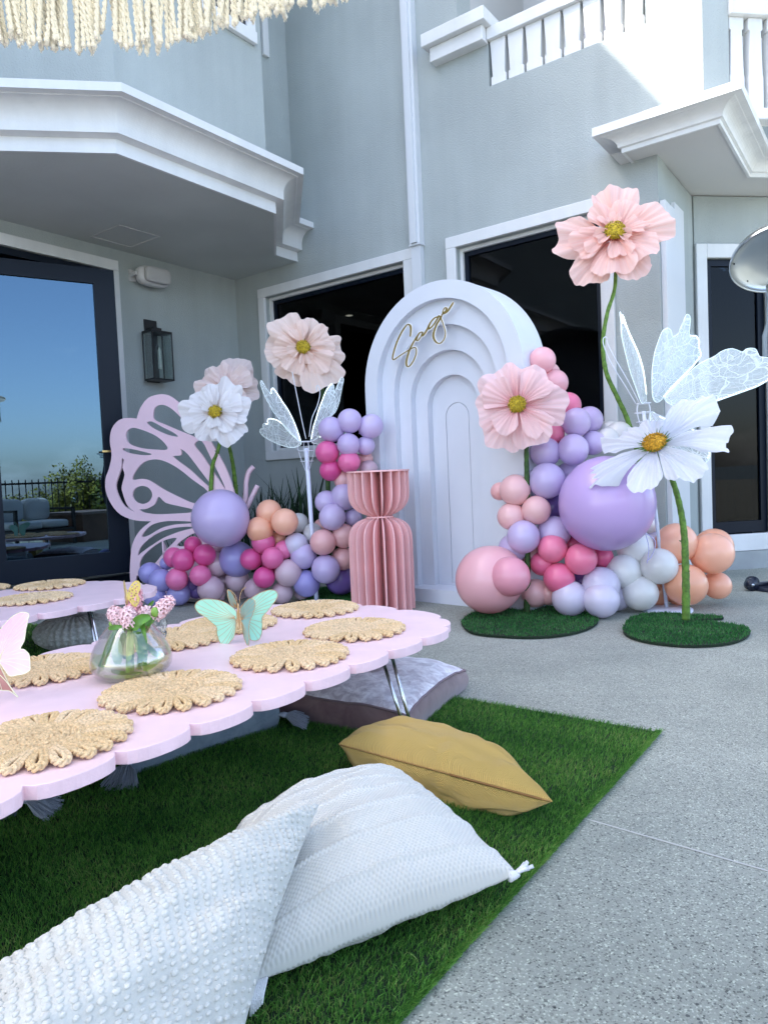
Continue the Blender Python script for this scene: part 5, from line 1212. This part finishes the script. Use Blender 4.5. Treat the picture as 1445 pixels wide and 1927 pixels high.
    if base is not None:
        loop,seedb=base; V,Fc=plate([loop],.012,((0,0,.0165),(1,0,0),(0,1,0))); mk('grass_base',wl(V,root),Fc,TBASE,root)
        # blades on the disc
        mn,mx=loop.min(0),loop.max(0); rgb=np.random.default_rng(seedb); n=9000; Q=rgb.uniform(mn,mx,(n,2)); ins=np.zeros(n,bool); j=len(loop)-1
        for i in range(len(loop)):
            yi,yj,xi,xj=loop[i][1],loop[j][1],loop[i][0],loop[j][0]; c_=((yi>Q[:,1])!=(yj>Q[:,1]))&(Q[:,0]<(xj-xi)*(Q[:,1]-yi)/(yj-yi+1e-12)+xi); ins^=c_; j=i
        Q=Q[ins]; blades('grass_fibres',wl(np.concatenate([Q,np.full((len(Q),1),.014)],1),root),.016,.0045,root,seedb,.8,mt=BASEB)
    return root
BASEB=turfmat('short base grass fibre',(.02,.12,.03),(.08,.28,.07))
def gloop(pts,n=6): return smoothp([onz(x,y,.0165)[:2] for x,y in pts],n,True)
PINKC=crepe('pink crepe paper',(.97,.60,.52),(.88,.28,.26)); BLUSHC=crepe('blush crepe paper',(.93,.74,.68),(.90,.50,.42)); PEACHC=crepe('peach crepe paper',(.96,.72,.60),(.93,.50,.34)); WHITEC=crepe('white crepe paper',(.76,.78,.84),(.70,.72,.80),.3); OFFW=crepe('off white crepe paper',(.90,.86,.85),(.92,.72,.64))
PINK2=crepe('bright pink crepe paper',(.97,.64,.62),(.95,.38,.40))
full=[(6,1.04,1.15,.12,.15,.05,-.10,.0,.14),(5,.78,1.1,.3,.10,.06,-.03,.4,.14),(4,.50,1.05,.55,.05,.08,.03,.2,.2)]
disc1=gloop([(870,1165),(872,1178),(890,1190),(940,1196),(1010,1198),(1070,1192),(1110,1180),(1125,1165),(1100,1150),(1040,1140),(960,1138),(900,1148)])
disc2=gloop([(1172,1180),(1180,1195),(1220,1207),(1290,1214),(1360,1211),(1400,1200),(1411,1186),(1395,1177),(1340,1169),(1300,1167),(1357,1163),(1350,1158),(1300,1156),(1240,1152),(1190,1160)],5)
disc3=gloop([(560,1125),(600,1134),(660,1134),(690,1122),(660,1108),(600,1106)])
flower('paper_flower','tallest giant pink crepe flower on a curved stem, high above the right garland',(1155,443),4.75,104,(-.22,-1,.42),[(5,1.08,1.0,.05,.12,.05,-.12,.25,.18),(5,.80,1.1,.2,.1,.06,-.05,.6,.12),(4,.55,1.1,.45,.05,.08,.0,.1,.15),(3,.34,1.0,.8,0,.09,.06,.7,.1)],PINKC,
 [(1157,535,4.80),(1142,590,4.8),(1134,645,4.8),(1140,700,4.8),(1162,750,4.82),(1182,795,4.84),(1205,880,4.88),(1212,980,4.9),(1208,1100,4.9),(1205,1150,4.9)],.0155,SG1,.17,CEN,seed=11)
flower('paper_flower','giant bright pink crepe flower in front of the right edge of the arch',(973,763),4.55,82,(-.22,-1,.30),[(6,1.04,1.15,.10,.10,.05,-.10,.1,.10),(4,.84,1.1,.28,.08,.05,-.02,.55,.12)],PINK2,
 [(989,815,4.62),(990,850,4.62),(991,900,4.62),(992,1000,4.64),(992,1100,4.66),(990,1168,4.68)],.017,SG2,.19,CEN,base=(disc1,61),seed=22)
flower('paper_flower','giant white daisy-like crepe flower leaning over the giant purple balloon',(1233,838),4.10,104,(-.45,-.50,.70),[(7,1.30,.66,.02,.20,.05,-.02,.18,.18)],WHITEC,
 [(1255,882,4.16),(1270,920,4.16),(1281,965,4.15),(1287,1010,4.14),(1289,1060,4.13),(1290,1110,4.12),(1290,1166,4.12)],.0185,SG1,.20,CEN2,base=(disc2,62),seed=36,spiky=True)
flower('paper_flower','giant white crepe flower lowest at the left, before the blush one',(407,777),5.25,64,(-.10,-1,.30),[(6,1.04,1.15,.10,.12,.05,-.10,.1,.14),(5,.80,1.1,.3,.1,.06,-.03,.5,.12),(3,.52,1.1,.6,.05,.08,.02,.2,.15)],OFFW,
 [(426,822,5.5),(436,860,5.7),(442,900,5.82),(446,960,5.85),(448,1100,5.85)],.0165,SG1,.19,CEN,seed=44)
flower('paper_flower','giant blush crepe flower partly hidden behind the white one at the left',(424,733),5.75,64,(.02,-1,.35),full,BLUSHC,
 [(420,800,5.8),(410,850,5.8),(400,880,5.8),(396,960,5.8),(395,1080,5.8)],.016,SG1,.12,CEN,seed=51)
flower('paper_flower','giant peach blush crepe flower in front of the dark left window',(570,656),5.6,75,(.12,-1,.22),full,PEACHC,
 [(600,700,5.72),(608,745,5.74),(614,820,5.76),(620,1000,5.76),(624,1110,5.76)],.018,SG2,.165,CEN,base=(disc3,63),seed=65)
# ================================================================ lit acrylic butterflies on poles
def acrylic():
    m=bpy.data.materials.new('engraved acrylic wing'); m.use_nodes=True; N=m.node_tree.nodes; L=m.node_tree.links; N.remove(N['Principled BSDF']); out=N['Material Output']
    tc=N.new('ShaderNodeTexCoord'); nz=N.new('ShaderNodeTexNoise'); nz.inputs['Scale'].default_value=4; L.new(tc.outputs['Object'],nz.inputs['Vector'])
    ad=N.new('ShaderNodeMix'); ad.data_type='VECTOR'; ad.inputs[0].default_value=.22; L.new(tc.outputs['Object'],ad.inputs[4]); L.new(nz.outputs['Color'],ad.inputs[5])
    facs=[]
    for sc_,w_ in ((7,.018),(14,.022),(30,.03)):
        v=N.new('ShaderNodeTexVoronoi'); v.feature='DISTANCE_TO_EDGE'; v.inputs['Scale'].default_value=sc_; L.new(ad.outputs[1],v.inputs['Vector'])
        l=N.new('ShaderNodeMath'); l.operation='LESS_THAN'; l.inputs[1].default_value=w_; L.new(v.outputs['Distance'],l.inputs[0]); facs.append(l.outputs[0])
    mx=N.new('ShaderNodeMath'); mx.operation='MAXIMUM'; L.new(facs[0],mx.inputs[0]); L.new(facs[1],mx.inputs[1])
    m3=N.new('ShaderNodeMath'); m3.operation='MULTIPLY_ADD'; m3.inputs[1].default_value=.35; L.new(facs[2],m3.inputs[0]); L.new(mx.outputs[0],m3.inputs[2])
    mr=N.new('ShaderNodeMapRange'); mr.inputs['To Min'].default_value=.38; mr.inputs['To Max'].default_value=.85; L.new(m3.outputs[0],mr.inputs[0])
    tr=N.new('ShaderNodeBsdfTransparent'); tr.inputs[0].default_value=(.93,.96,.96,1); di=N.new('ShaderNodeBsdfDiffuse'); di.inputs[0].default_value=(.78,.82,.84,1); tl=N.new('ShaderNodeBsdfTranslucent'); tl.inputs[0].default_value=(.7,.75,.78,1)
    a=N.new('ShaderNodeMixShader'); a.inputs[0].default_value=.4; L.new(di.outputs[0],a.inputs[1]); L.new(tl.outputs[0],a.inputs[2])
    em=N.new('ShaderNodeEmission'); em.inputs[0].default_value=(.75,.95,1,1); em.inputs[1].default_value=.02; ae=N.new('ShaderNodeAddShader'); L.new(a.outputs[0],ae.inputs[0]); L.new(em.outputs[0],ae.inputs[1])
    b=N.new('ShaderNodeMixShader'); L.new(mr.outputs[0],b.inputs[0]); L.new(tr.outputs[0],b.inputs[1]); L.new(ae.outputs[0],b.inputs[2])
    gl=N.new('ShaderNodeBsdfGlossy'); gl.inputs['Roughness'].default_value=.05; c=N.new('ShaderNodeMixShader'); c.inputs[0].default_value=.06; L.new(b.outputs[0],c.inputs[1]); L.new(gl.outputs[0],c.inputs[2]); L.new(c.outputs[0],out.inputs[0]); return m
ACR=acrylic(); LED=emis('cool white led',(.85,.97,1),.7); WIRE=mat('white coated wire',(.7,.72,.76),.35); POLE=mat('white pole',(.66,.69,.80),.4)
EDGE=emis('lit acrylic edge',(.8,.95,1),.12)
def ledfly(label,hub,base,wings,ants,cage,poler,baser):
    root=thing('lit_butterfly',label,'butterfly light',(base[0],base[1],0),0,'lit acrylic butterflies on poles')
    for pts,yaw,ledside in wings:
        (V,Fc),(o,u,v,n),L=pxplate(pts,hub,hn(yaw),.004,(),4); w_=mk('wing',wl(V,root),Fc,ACR,root)
        P3=np.array([o+u*a+v*b for a,b in L]); B=MB(); B.tube(np.concatenate([P3,P3[:1]])-n*.002,.0019,6,False); B.put('lit_edge',EDGE,w_,True,root)
        # led beads along the marked stretch
        i0,i1=int(ledside[0]*len(P3)),int(ledside[1]*len(P3)); seg=P3[i0:i1]; cen=P3.mean(axis=0); D=np.concatenate([[0],np.cumsum(np.linalg.norm(np.diff(seg,axis=0),axis=1))]); B=MB()
        for t in np.arange(.008,D[-1],.016):
            q=np.array([np.interp(t,D,seg[:,i]) for i in range(3)]); q=q+(cen-q)*.04+n*.002; bv,bf=rbox(-.0032,.0032,-.0032,.0032,-.0032,.0032,2,5,4); B.add(np.array(bv)+q,bf)
        stuff(B.put('led_beads',LED,w_,True,root))
        # engraved long ribs
        B=MB(); r_=L[np.argmin(np.linalg.norm(L,axis=1))]; far=np.argsort(-np.linalg.norm(L,axis=1))[:int(len(L)*.6)]; far=np.sort(far)
        for k in far[::max(1,len(far)//9)]:
            e=L[k]*.97; B.tube([o+u*(r_+(e-r_)*s)[0]+v*(r_+(e-r_)*s)[1]+n*.0008 for s in (.05,.5,1)],.0011,4,False)
        B.put('engraved_ribs',WIRE,w_,False,root)
    B=MB()
    for q in ants: B.tube(smoothp(q,6),.0035,6)
    B.put('antenna',WIRE,root,True,root)
    B=MB(); a=np.linspace(0,2*math.pi,17)
    for rr,zz,hh in cage: B.tube([hub+[rr*math.cos(t),rr*math.sin(t),zz] for t in a],.0028,5,False)
    for k in range(4):
        t=2*math.pi*k/4+.4; B.tube(smoothp([hub+[cage[0][0]*math.cos(t),cage[0][0]*math.sin(t),cage[0][1]],hub+[cage[1][0]*math.cos(t),cage[1][0]*math.sin(t),cage[1][1]],hub+[.012*math.cos(t),.012*math.sin(t),cage[-1][1]-.08]],5),.0028,5)
    B.put('wire_body',WIRE,root,True,root)
    B=MB(); B.tube([hub+[0,0,-.03],(hub+base)/2,base+[0,0,.02]],poler,12); B.put('pole',POLE,root,True,root)
    V,Fc=lathe([(.001,.02),(baser*.8,.02),(baser,.012),(baser,0)],36); mk('base_disc',V,Fc,POLE,root,True)
    return root
hub=aty(576,836,5.45); base=aty(594,1090,5.45); base[2]=0
lu=[(566.8,833),(556,799),(543,772),(532.7,757),(524,743),(514.5,730),(509.5,733),(511,741),(504,735),(492.7,717),(490,722),(498,745),(507,762),(515,776),(523.6,786),(533,800),(543.6,813),(556,824)]
ll=[(567,834),(558,841),(545,842),(532.7,839),(519,834),(507,828),(495,820),(489,812),(491,807),(496,807),(494,800),(497,797),(504,797),(503,790),(508,787),(521.8,790),(533,798),(543.6,808),(556,822)]
ru=[(585,829),(589,805),(594.4,788),(600,769),(607,751.5),(613,736),(621,724),(626,722),(629,729),(629,741),(634,728),(641.7,711.6),(647,713),(644,728),(641,744),(638,759),(632,774),(623.5,784),(612,803),(600,821),(592,828)]
rl_=[(587,832),(600,824),(615,808),(632,792),(650,784),(662,788),(664,800),(655,812),(640,824),(620,834),(600,836)]
dY=5.45
ledfly('lit acrylic butterfly on a white pole between the left garland and the peach flower',hub,base,[(lu,-25,(.0,.42)),(ll,-35,(.60,.98)),(ru,30,(.0,.35)),(rl_,38,(.1,.5))],
 [[aty(x,y,dY) for x,y in ((576,826),(568,790),(558,740),(550,700))],[aty(x,y,dY) for x,y in ((582,822),(587,788),(597,764),(602,742),(600,727),(596,727),(596,737))]],[(.055,.02,0),(.062,-.05,0),(.05,-.13,0)],.017,.14)
hub=aty(1210,765,4.62); base=aty(1254,1152,4.62); base[2]=0; dY=4.62
nw=[(1213.8,757),(1216.6,752),(1211,704),(1204,676),(1197,656.7),(1180,620),(1167.5,587),(1169,609),(1170.3,634),(1178,668),(1185.8,698.8),(1197,731),(1206.8,757.6)]
uw_=[(1228,748),(1226.4,704),(1229,678),(1233.4,656.7),(1244.6,626),(1251,619),(1257,617.5),(1262.8,623),(1265,632),(1270,632),(1276,627),(1280,617),(1283.9,609),(1289,596),(1293.7,591),(1298.4,598),(1297.5,614),(1296.5,629),(1304,631),(1310.5,632),(1316,642),(1315,652),(1319,668),(1309,683.4),(1297,697),(1283.9,710),(1261.4,732.4),(1240,756)]
bw=[(1250,752),(1272.6,724),(1294,703),(1314.7,684.8),(1342.7,671),(1354,663),(1365,658),(1376,656),(1384.8,658),(1396,662),(1403,657),(1412,655),(1421,657),(1425,664),(1429,671),(1437,672),(1450,675),(1466,684),(1470,694),(1458,706),(1445,715.6),(1425,727),(1404,735),(1376,745),(1348,755),(1320,766),(1292,772)]
lw=[(1225,775),(1245,785),(1290,800),(1330,830),(1335,860),(1310,880),(1280,870),(1250,830),(1225,800)]
ledfly('lit acrylic butterfly with big engraved wings above the white daisy-like flower',hub,base,[(nw,68,(.1,.55)),(uw_,12,(.62,.97)),(bw,-12,(.66,.97)),(lw,-25,(.1,.5))],
 [[aty(x,y,dY) for x,y in ((1196,760),(1175,725),(1150,685),(1137,655),(1134,640),(1138,634),(1142,637))],[aty(x,y,dY) for x,y in ((1202,758),(1180,715),(1155,672),(1143,648),(1141,640))]],[(.045,.02,0),(.055,-.04,0),(.045,-.10,0)],.012,.16)
# ================================================================ dark strappy plants along wall B
PL=mat('dark strap leaf',(.010,.030,.014),.45,var=.5,vscale=8); PL2=mat('mid strap leaf',(.02,.055,.02),.45,var=.4,vscale=8)
rgp=random.Random(12)
def strap(root,p,h,w,lean,az,m):
    n=9; V=[];Fc=[]
    d=np.array([math.cos(az),math.sin(az),0]); s=np.array([-d[1],d[0],0])
    for i in range(n):
        t=i/(n-1); c=p+d*lean*h*t**1.8+np.array([0,0,h*t*(1-.12*lean*t*t)]); ww=w*(.7+.5*math.sin(math.pi*t))*(1-t**4)+.001
        V+= [c-s*ww,c+d*ww*.3,c+s*ww]
    for i in range(n-1): a=i*3; Fc+=[(a,a+1,a+4,a+3),(a+1,a+2,a+5,a+4)]
    return V,Fc
spots=[(420,.75),(452,.8),(486,.95),(508,.85),(532,1.0),(556,.9),(578,1.1),(600,.85),(628,.9),(655,.8),(380,.55),(340,.5)]
labs=['strappy dark plant behind the lavender balloon','strappy dark plant left of the antennae of the wing panel','strappy dark plant just right of the panel antennae','short dark plant clump behind the peach balloons, left one','strappy dark plant under the left corner of the dark window','strappy dark plant with one long leaf under the window sill','tall strappy dark plant just left of the lit butterfly pole','strappy dark plant directly behind the lit butterfly pole','strappy dark plant behind the lavender balloons near the arch','strappy dark plant hidden mostly by the upper magenta balloons','low dark plant seen through the holes of the wing panel','low dark plant at the lower left holes of the wing panel']
for (px,hh),lab in zip(spots,labs):
    P=onp(px,1000,COR-dA*.38,nB) if px>440 else aty(px,1000,6.75)
    P=P.copy(); P[2]=0; root=thing('strap_leaf_plant',lab,'plant',P,0,'dark strappy plants along the wall')
    B=MB(); n=30
    for k in range(n):
        a=rgp.uniform(0,6.28); h=hh*rgp.uniform(.55,1.05)*1.02; V,Fc=strap(root,np.array([rgp.uniform(-.09,.09),rgp.uniform(-.07,.07),0]),h,rgp.uniform(.010,.018),rgp.uniform(.05,.5),a,None); B.add(V,Fc)
    B.put('leaves',PL if rgp.random()<.7 else PL2,root,True)
# ================================================================ fringed parasol overhead
CORD=mat('sunlit cream cotton cord',(.97,.91,.77),.85,bump=.5,bscale=300,sheen=.2)  # cream brightened so the colour itself carries the look of sun
prof_px=[(-60,66),(0,70),(28,74),(60,84),(100,84),(130,88),(165,92),(180,85),(192,62),(200,58),(212,62),(228,75),(245,90),(258,95),(285,88),(310,82),(340,72),(370,60),(400,52),(420,50),(450,40),(480,30),(500,24),(530,17),(560,10),(600,3),(640,-6),(700,-18)]
pp=np.array(prof_px,float); ZF=2.04
E=[onz(x,0,ZF+.36) for x in (-60,258,640)]
cxy=[onz(x,y,ZF)[:2] for x,y in ((-60,70),(258,80),(640,-6))]
# circle through three rim points
(ax_,ay_),(bx_,by_),(cx_,cy_)=cxy; d_=2*(ax_*(by_-cy_)+bx_*(cy_-ay_)+cx_*(ay_-by_))
pcx=((ax_**2+ay_**2)*(by_-cy_)+(bx_**2+by_**2)*(cy_-ay_)+(cx_**2+cy_**2)*(ay_-by_))/d_; pcy=((ax_**2+ay_**2)*(cx_-bx_)+(bx_**2+by_**2)*(ax_-cx_)+(cx_**2+cy_**2)*(bx_-ax_))/d_
prad=math.hypot(ax_-pcx,ay_-pcy); pass
par=thing('fringed_parasol','cream macrame parasol whose twisted cord fringe hangs into the top left corner','parasol',(pcx,pcy,0))
NS=16; V=[(pcx,pcy,ZF+.36+.55)]; Fc=[]
V2=[]
for k in range(NS*2):
    a=2*math.pi*k/(NS*2); r=prad*(1 if k%2==0 else .985); V.append((pcx+r*math.cos(a),pcy+r*math.sin(a),ZF+.36))
for k in range(NS*2): Fc.append((0,1+k,1+(k+1)%(NS*2)))
cc=mat('cream canopy cloth',(.80,.76,.66),.85,bump=.3,bscale=60); N,L,b=nodes(cc); t=N.new('ShaderNodeBsdfTranslucent'); t.inputs[0].default_value=(.9,.84,.7,1); mx=N.new('ShaderNodeMixShader'); mx.inputs[0].default_value=.6; L.new(b.outputs[0],mx.inputs[1]); L.new(t.outputs[0],mx.inputs[2]); L.new(mx.outputs[0],N['Material Output'].inputs[0])
mk('canopy',wl(V,par),Fc,cc,par)
B=MB()
for k in range(8):
    a=2*math.pi*k/8; B.tube([(pcx,pcy,ZF+.86),(pcx+prad*.99*math.cos(a),pcy+prad*.99*math.sin(a),ZF+.345)],.008,6)
B.put('ribs',mat('white parasol rib',(.7,.7,.7),.4),par,True,par)
B=MB(); B.tube([(pcx,pcy,0.02),(pcx,pcy,ZF+.95)],.02,12); B.put('pole',MAT['white parasol rib'],par,True,par)
V,Fc=lathe([(.001,.05),(.22,.05),(.25,.02),(.25,0)],32); mk('base_plate',V,Fc,MAT['white parasol rib'],par,True)
cords=[]
for kv in range(5):
    rgv=random.Random(kv+40); n=64; z=np.linspace(0,1,n); amp=.008
    path=np.stack([amp*np.sin(z*rgv.uniform(3,8)+rgv.uniform(0,6))*z,amp*np.cos(z*rgv.uniform(3,8)+1)*z,-z*.36],1)
    B=MB()
    for s in range(2):
        ph=z*.36/.017*math.pi+s*math.pi; q=path+np.stack([np.cos(ph),np.sin(ph),0*ph],1)*.0028; B.tube(q,.0036,6)
    e=path[-1]; bv,bf=rbox(-.0068,.0068,-.0068,.0068,-.008,.006,2,8,6); B.add(np.array(bv)+e,bf)
    for k in range(5): B.tube([e,e+[rgv.uniform(-.004,.004),rgv.uniform(-.004,.004),-.013]],[.0015,.0006],4)
    V=np.concatenate(B.V); cords.append((V,B.F))
cme=[None]*5; rgc=random.Random(77)
x=-50.
while x<690:
    yb=np.interp(x,pp[:,0],pp[:,1])+rgc.uniform(-7,7); P=onz(x,yb,ZF)
    a=math.atan2(P[1]-pcy,P[0]-pcx); Q=np.array([pcx+prad*.99*math.cos(a),pcy+prad*.99*math.sin(a),ZF+.36])
    P=onp(x,yb,Q,(math.cos(a),math.sin(a),0)); Q[:2]=P[:2]; Ln=Q[2]-P[2]
    k=rgc.randrange(5)
    if cme[k] is None: o=mk('fringe_cord',cords[k][0],cords[k][1],CORD,par,True); cme[k]=o.data
    else: o=link('fringe_cord',cme[k],par)
    Q[2]+=.0; o.location=tuple(Q-np.array(par.location)); o.scale=(1,1,Ln/.366); o.rotation_euler=(rgc.gauss(0,.022),rgc.gauss(0,.022),rgc.uniform(0,6.28))
    x+=rgc.choice([2.6,3.4,4.2,5.5,7.5]) if not (184<x<206) else 9
# ================================================================ patio heater at the right edge
HM=mat('brushed aluminium',(.50,.53,.56),.28,metal=1); HB=mat('dark heater enamel',(.012,.016,.03),.3)
hb=onz(1470,1108); heat=thing('patio_heater','tall patio heater with an aluminium dome, standing at the right edge of the picture','patio heater',hb)
V,Fc=lathe([(.0015,.035),(.12,.035),(.19,.03),(.215,.012),(.215,.002)],40); mk('base',V,Fc,HB,heat,True)
V,Fc=lathe([(.04,.03),(.045,.03),(.045,1.75),(.04,1.75)],20); mk('pole',V,Fc,HB,heat,True)
V,Fc=lathe([(.09,1.7),(.1,1.72),(.1,1.86),(.075,1.95),(.07,2.22),(.001,2.24)],24); mk('burner',V,Fc,HM,heat,True)
a_=aty(1470,482,hb[1]-.05)
dv=[]; 
for i in range(15):
    t=i/14; dv.append((.34*math.sin(t*math.pi/2)+.001,.16*math.cos(t*math.pi/2)))
dv+= [(.337,-.004)]+[(.334*math.sin(t*math.pi/2)+.001,.150*math.cos(t*math.pi/2)-.006) for t in np.linspace(1,0,14)]
V,Fc=lathe(dv,48); V=np.array(V); tx=R(-28); Rx=np.array([[1,0,0],[0,math.cos(tx),-math.sin(tx)],[0,math.sin(tx),math.cos(tx)]]); ty=R(9); Ry=np.array([[math.cos(ty),0,math.sin(ty)],[0,1,0],[-math.sin(ty),0,math.cos(ty)]])
V=V@Rx.T@Ry.T+(a_-hb)+[0,0,-.02]; hd=mk('hood',V,Fc,HM,heat,True)
B=MB()
for k in range(8):
    t=2*math.pi*k/8+.3; q=np.array([.30*math.cos(t),.30*math.sin(t),.062])@Rx.T@Ry.T+(a_-hb)+[0,0,-.03]; bv,bf=rbox(-.006,.006,-.006,.006,-.006,.006,2,6,4); B.add(np.array(bv)+q,bf)
B.put('rivets',HB,hd)
for dx,dy in ((-.24,-.03),(-.17,.09)):
    c=np.array([dx,dy,.045]); B=MB(); B.tube([c+[-.0,-.022,0],c+[0,.022,0]],.044,18); wh=B.put('wheel',HB,heat,True); B=MB(); B.tube([c+[0,-.026,0],c+[0,-.0225,0]],.012,10); B.put('hub_cap',HM,wh,True)
B=MB(); B.tube([(-.24,-.03,.045),(-.1,0,.045)],.012,8); B.put('axle',HB,heat,True)
# cable on the floor behind the table
cb=MB(); cb.tube(smoothp([onz(x,y,.006) for x,y in ((150,1104),(180,1112),(205,1124),(222,1119),(252,1112),(300,1126),(380,1136))],6),.006,6); P=onz(205,1124)
cab=cb.put('power_cable',mat('black cable rubber',(.01,.01,.012),.5)); tag(cab,'thin black power cable snaking on the patio behind the front table','cable')
# ================================================================ garden side, seen mirrored in the glass door
nw3=np.array(dA*ln[1]+nA*ln[0]); pL=COR+nA*Hg[0]+dA*Hg[1]
def mir(x,y,z=0.):       # where a mirrored pixel really lies on height z
    d=ray(x,y); t=((pL-O)@nw3)/(d@nw3); P=O+d*t; r=d-2*(d@nw3)*nw3; return P+r*(z-P[2])/r[2]
def mirat(x,y,D):
    d=ray(x,y); t=((pL-O)@nw3)/(d@nw3); P=O+d*t; r=d-2*(d@nw3)*nw3; r/=np.linalg.norm(r); return P+r*D
s0=mir(30,1040); s1=mir(110,1030); s2=mir(190,1000); f0=mir(25,985); f1=mir(200,975); print('MIRROR',s0,s1,s2,f0,f1)
s0,s1=s1+[.75,-.4,0],s0+[.75,-.4,0]; ds=s1-s0; ds[2]=0; Ls=np.linalg.norm(ds); ds/=Ls; qs=(s0-pL); qs[2]=0; qs/=np.linalg.norm(qs)
sofa=thing('outdoor_sofa','dark framed outdoor sofa with pale cushions, seen mirrored in the glass door','sofa',s0,math.atan2(ds[1],ds[0]))
SF=mat('pale outdoor cushion',(.6,.6,.58),.9); Ls=max(1.2,min(2.0,Ls))
B=MB()
for x_ in (0,Ls-.05):
    for y_ in (0,.75): B.box((x_,y_,0),(x_+.05,y_+.05,.66))
B.box((0,0,.26),(Ls,.8,.3)); B.box((0,.76,.5),(Ls,.8,.56)); B.box((0,0,.62),(.05,.8,.66)); B.box((Ls-.05,0,.62),(Ls,.8,.66)); B.put('frame',BLACK,sofa)
for k in range(2):
    V,Fc=rbox(.06+k*(Ls-.12)/2,.06+(k+1)*(Ls-.12)/2,.03,.75,.3,.45,5); mk('seat_cushion',V,Fc,SF,sofa,True)
    V,Fc=rbox(.06+k*(Ls-.12)/2,.06+(k+1)*(Ls-.12)/2,.55,.76,.44,.85,4); mk('back_cushion',V,Fc,SF,sofa,True)
ft=mir(165,1015); fire=thing('fire_table','brown square outdoor fire table, seen mirrored in the glass door','table',ft)
B=MB(); B.box((-.55,-.55,0),(.55,.55,.5)); B.put('body',mat('brown wicker',(.16,.09,.06),.7,var=.2,bump=.5,bscale=60),fire); B=MB(); B.box((-.6,-.6,.501),(.6,.6,.55)); B.put('table_top',mat('brown slate top',(.22,.15,.12),.5),fire)
# railing fence beyond
far=9.5; e0=mirat(-140,950,far); e1=mirat(330,950,far+1.5); e0[2]=0; e1[2]=0; de=e1-e0; Lf=np.linalg.norm(de); de/=Lf
fence=thing('iron_fence','black iron railing fence at the edge of the terrace, seen mirrored in the glass door','fence',e0,math.atan2(de[1],de[0]))
B=MB(); B.box((0,-.02,.08),(Lf,.02,.12)); B.box((0,-.02,1.12),(Lf,.02,1.16)); B.put('rails',BLACK,fence)
bar=None
for k in range(int(Lf/.13)):
    if bar is None: B=MB(); B.box((-.009,-.009,0),(.009,.009,1.22)); bar=B.put('bar',BLACK,fence); o=bar
    else: o=link('bar',bar.data,fence)
    o.location=(k*.13,0,0)
SH=mat('green shrub leaf',(.09,.13,.02),.6,var=.5,vscale=3); SH2=mat('yellow flower shrub leaf',(.22,.22,.03),.6,var=.5,vscale=3)  # plain leaf colours with random variation
for k,(px,hh,lab) in enumerate([(150,1.5,'tallest yellowish shrub beyond the iron fence, mirrored in the glass door'),(195,1.2,'shrub beyond the iron fence at the right, mirrored in the glass door'),(60,.9,'low shrub beyond the iron fence at the left, mirrored in the glass door'),(110,.8,'small shrub beyond the iron fence, between two others, mirrored in the glass door')]):
    p=mirat(px,950,far+1.2+k*.15); p[2]=0; root=thing('shrub',lab,'shrub',p,0,'shrubs beyond the iron fence'); rs=np.random.default_rng(k+5); n=2600
    d=rs.normal(0,1,(n,3)); d/=np.linalg.norm(d,axis=1)[:,None]; c=d*(rs.uniform(.3,1,n)**.5)[:,None]*[.75,.6,hh*.5]*(1+.25*np.sin(d[:,:1]*5+d[:,1:2]*7))+[0,0,hh*.55]
    a=rs.normal(0,1,(n,3));a/=np.linalg.norm(a,axis=1)[:,None]; b=np.cross(a,d); b/=np.linalg.norm(b,axis=1)[:,None]; s=.045
    V=np.stack([c-a*s,c+b*s*.5,c+a*s,c-b*s*.5],1).reshape(-1,3); V[:,2]=np.maximum(V[:,2],.02); mk('leaves',V,(np.arange(n)[:,None]*4+np.arange(4)),SH2 if k in(0,2) else SH,root)
    B=MB(); B.tube([(0,0,0),(.02,0,hh*.6)],.03,7); B.put('stem',mat('shrub bark',(.1,.07,.05),.9),root)
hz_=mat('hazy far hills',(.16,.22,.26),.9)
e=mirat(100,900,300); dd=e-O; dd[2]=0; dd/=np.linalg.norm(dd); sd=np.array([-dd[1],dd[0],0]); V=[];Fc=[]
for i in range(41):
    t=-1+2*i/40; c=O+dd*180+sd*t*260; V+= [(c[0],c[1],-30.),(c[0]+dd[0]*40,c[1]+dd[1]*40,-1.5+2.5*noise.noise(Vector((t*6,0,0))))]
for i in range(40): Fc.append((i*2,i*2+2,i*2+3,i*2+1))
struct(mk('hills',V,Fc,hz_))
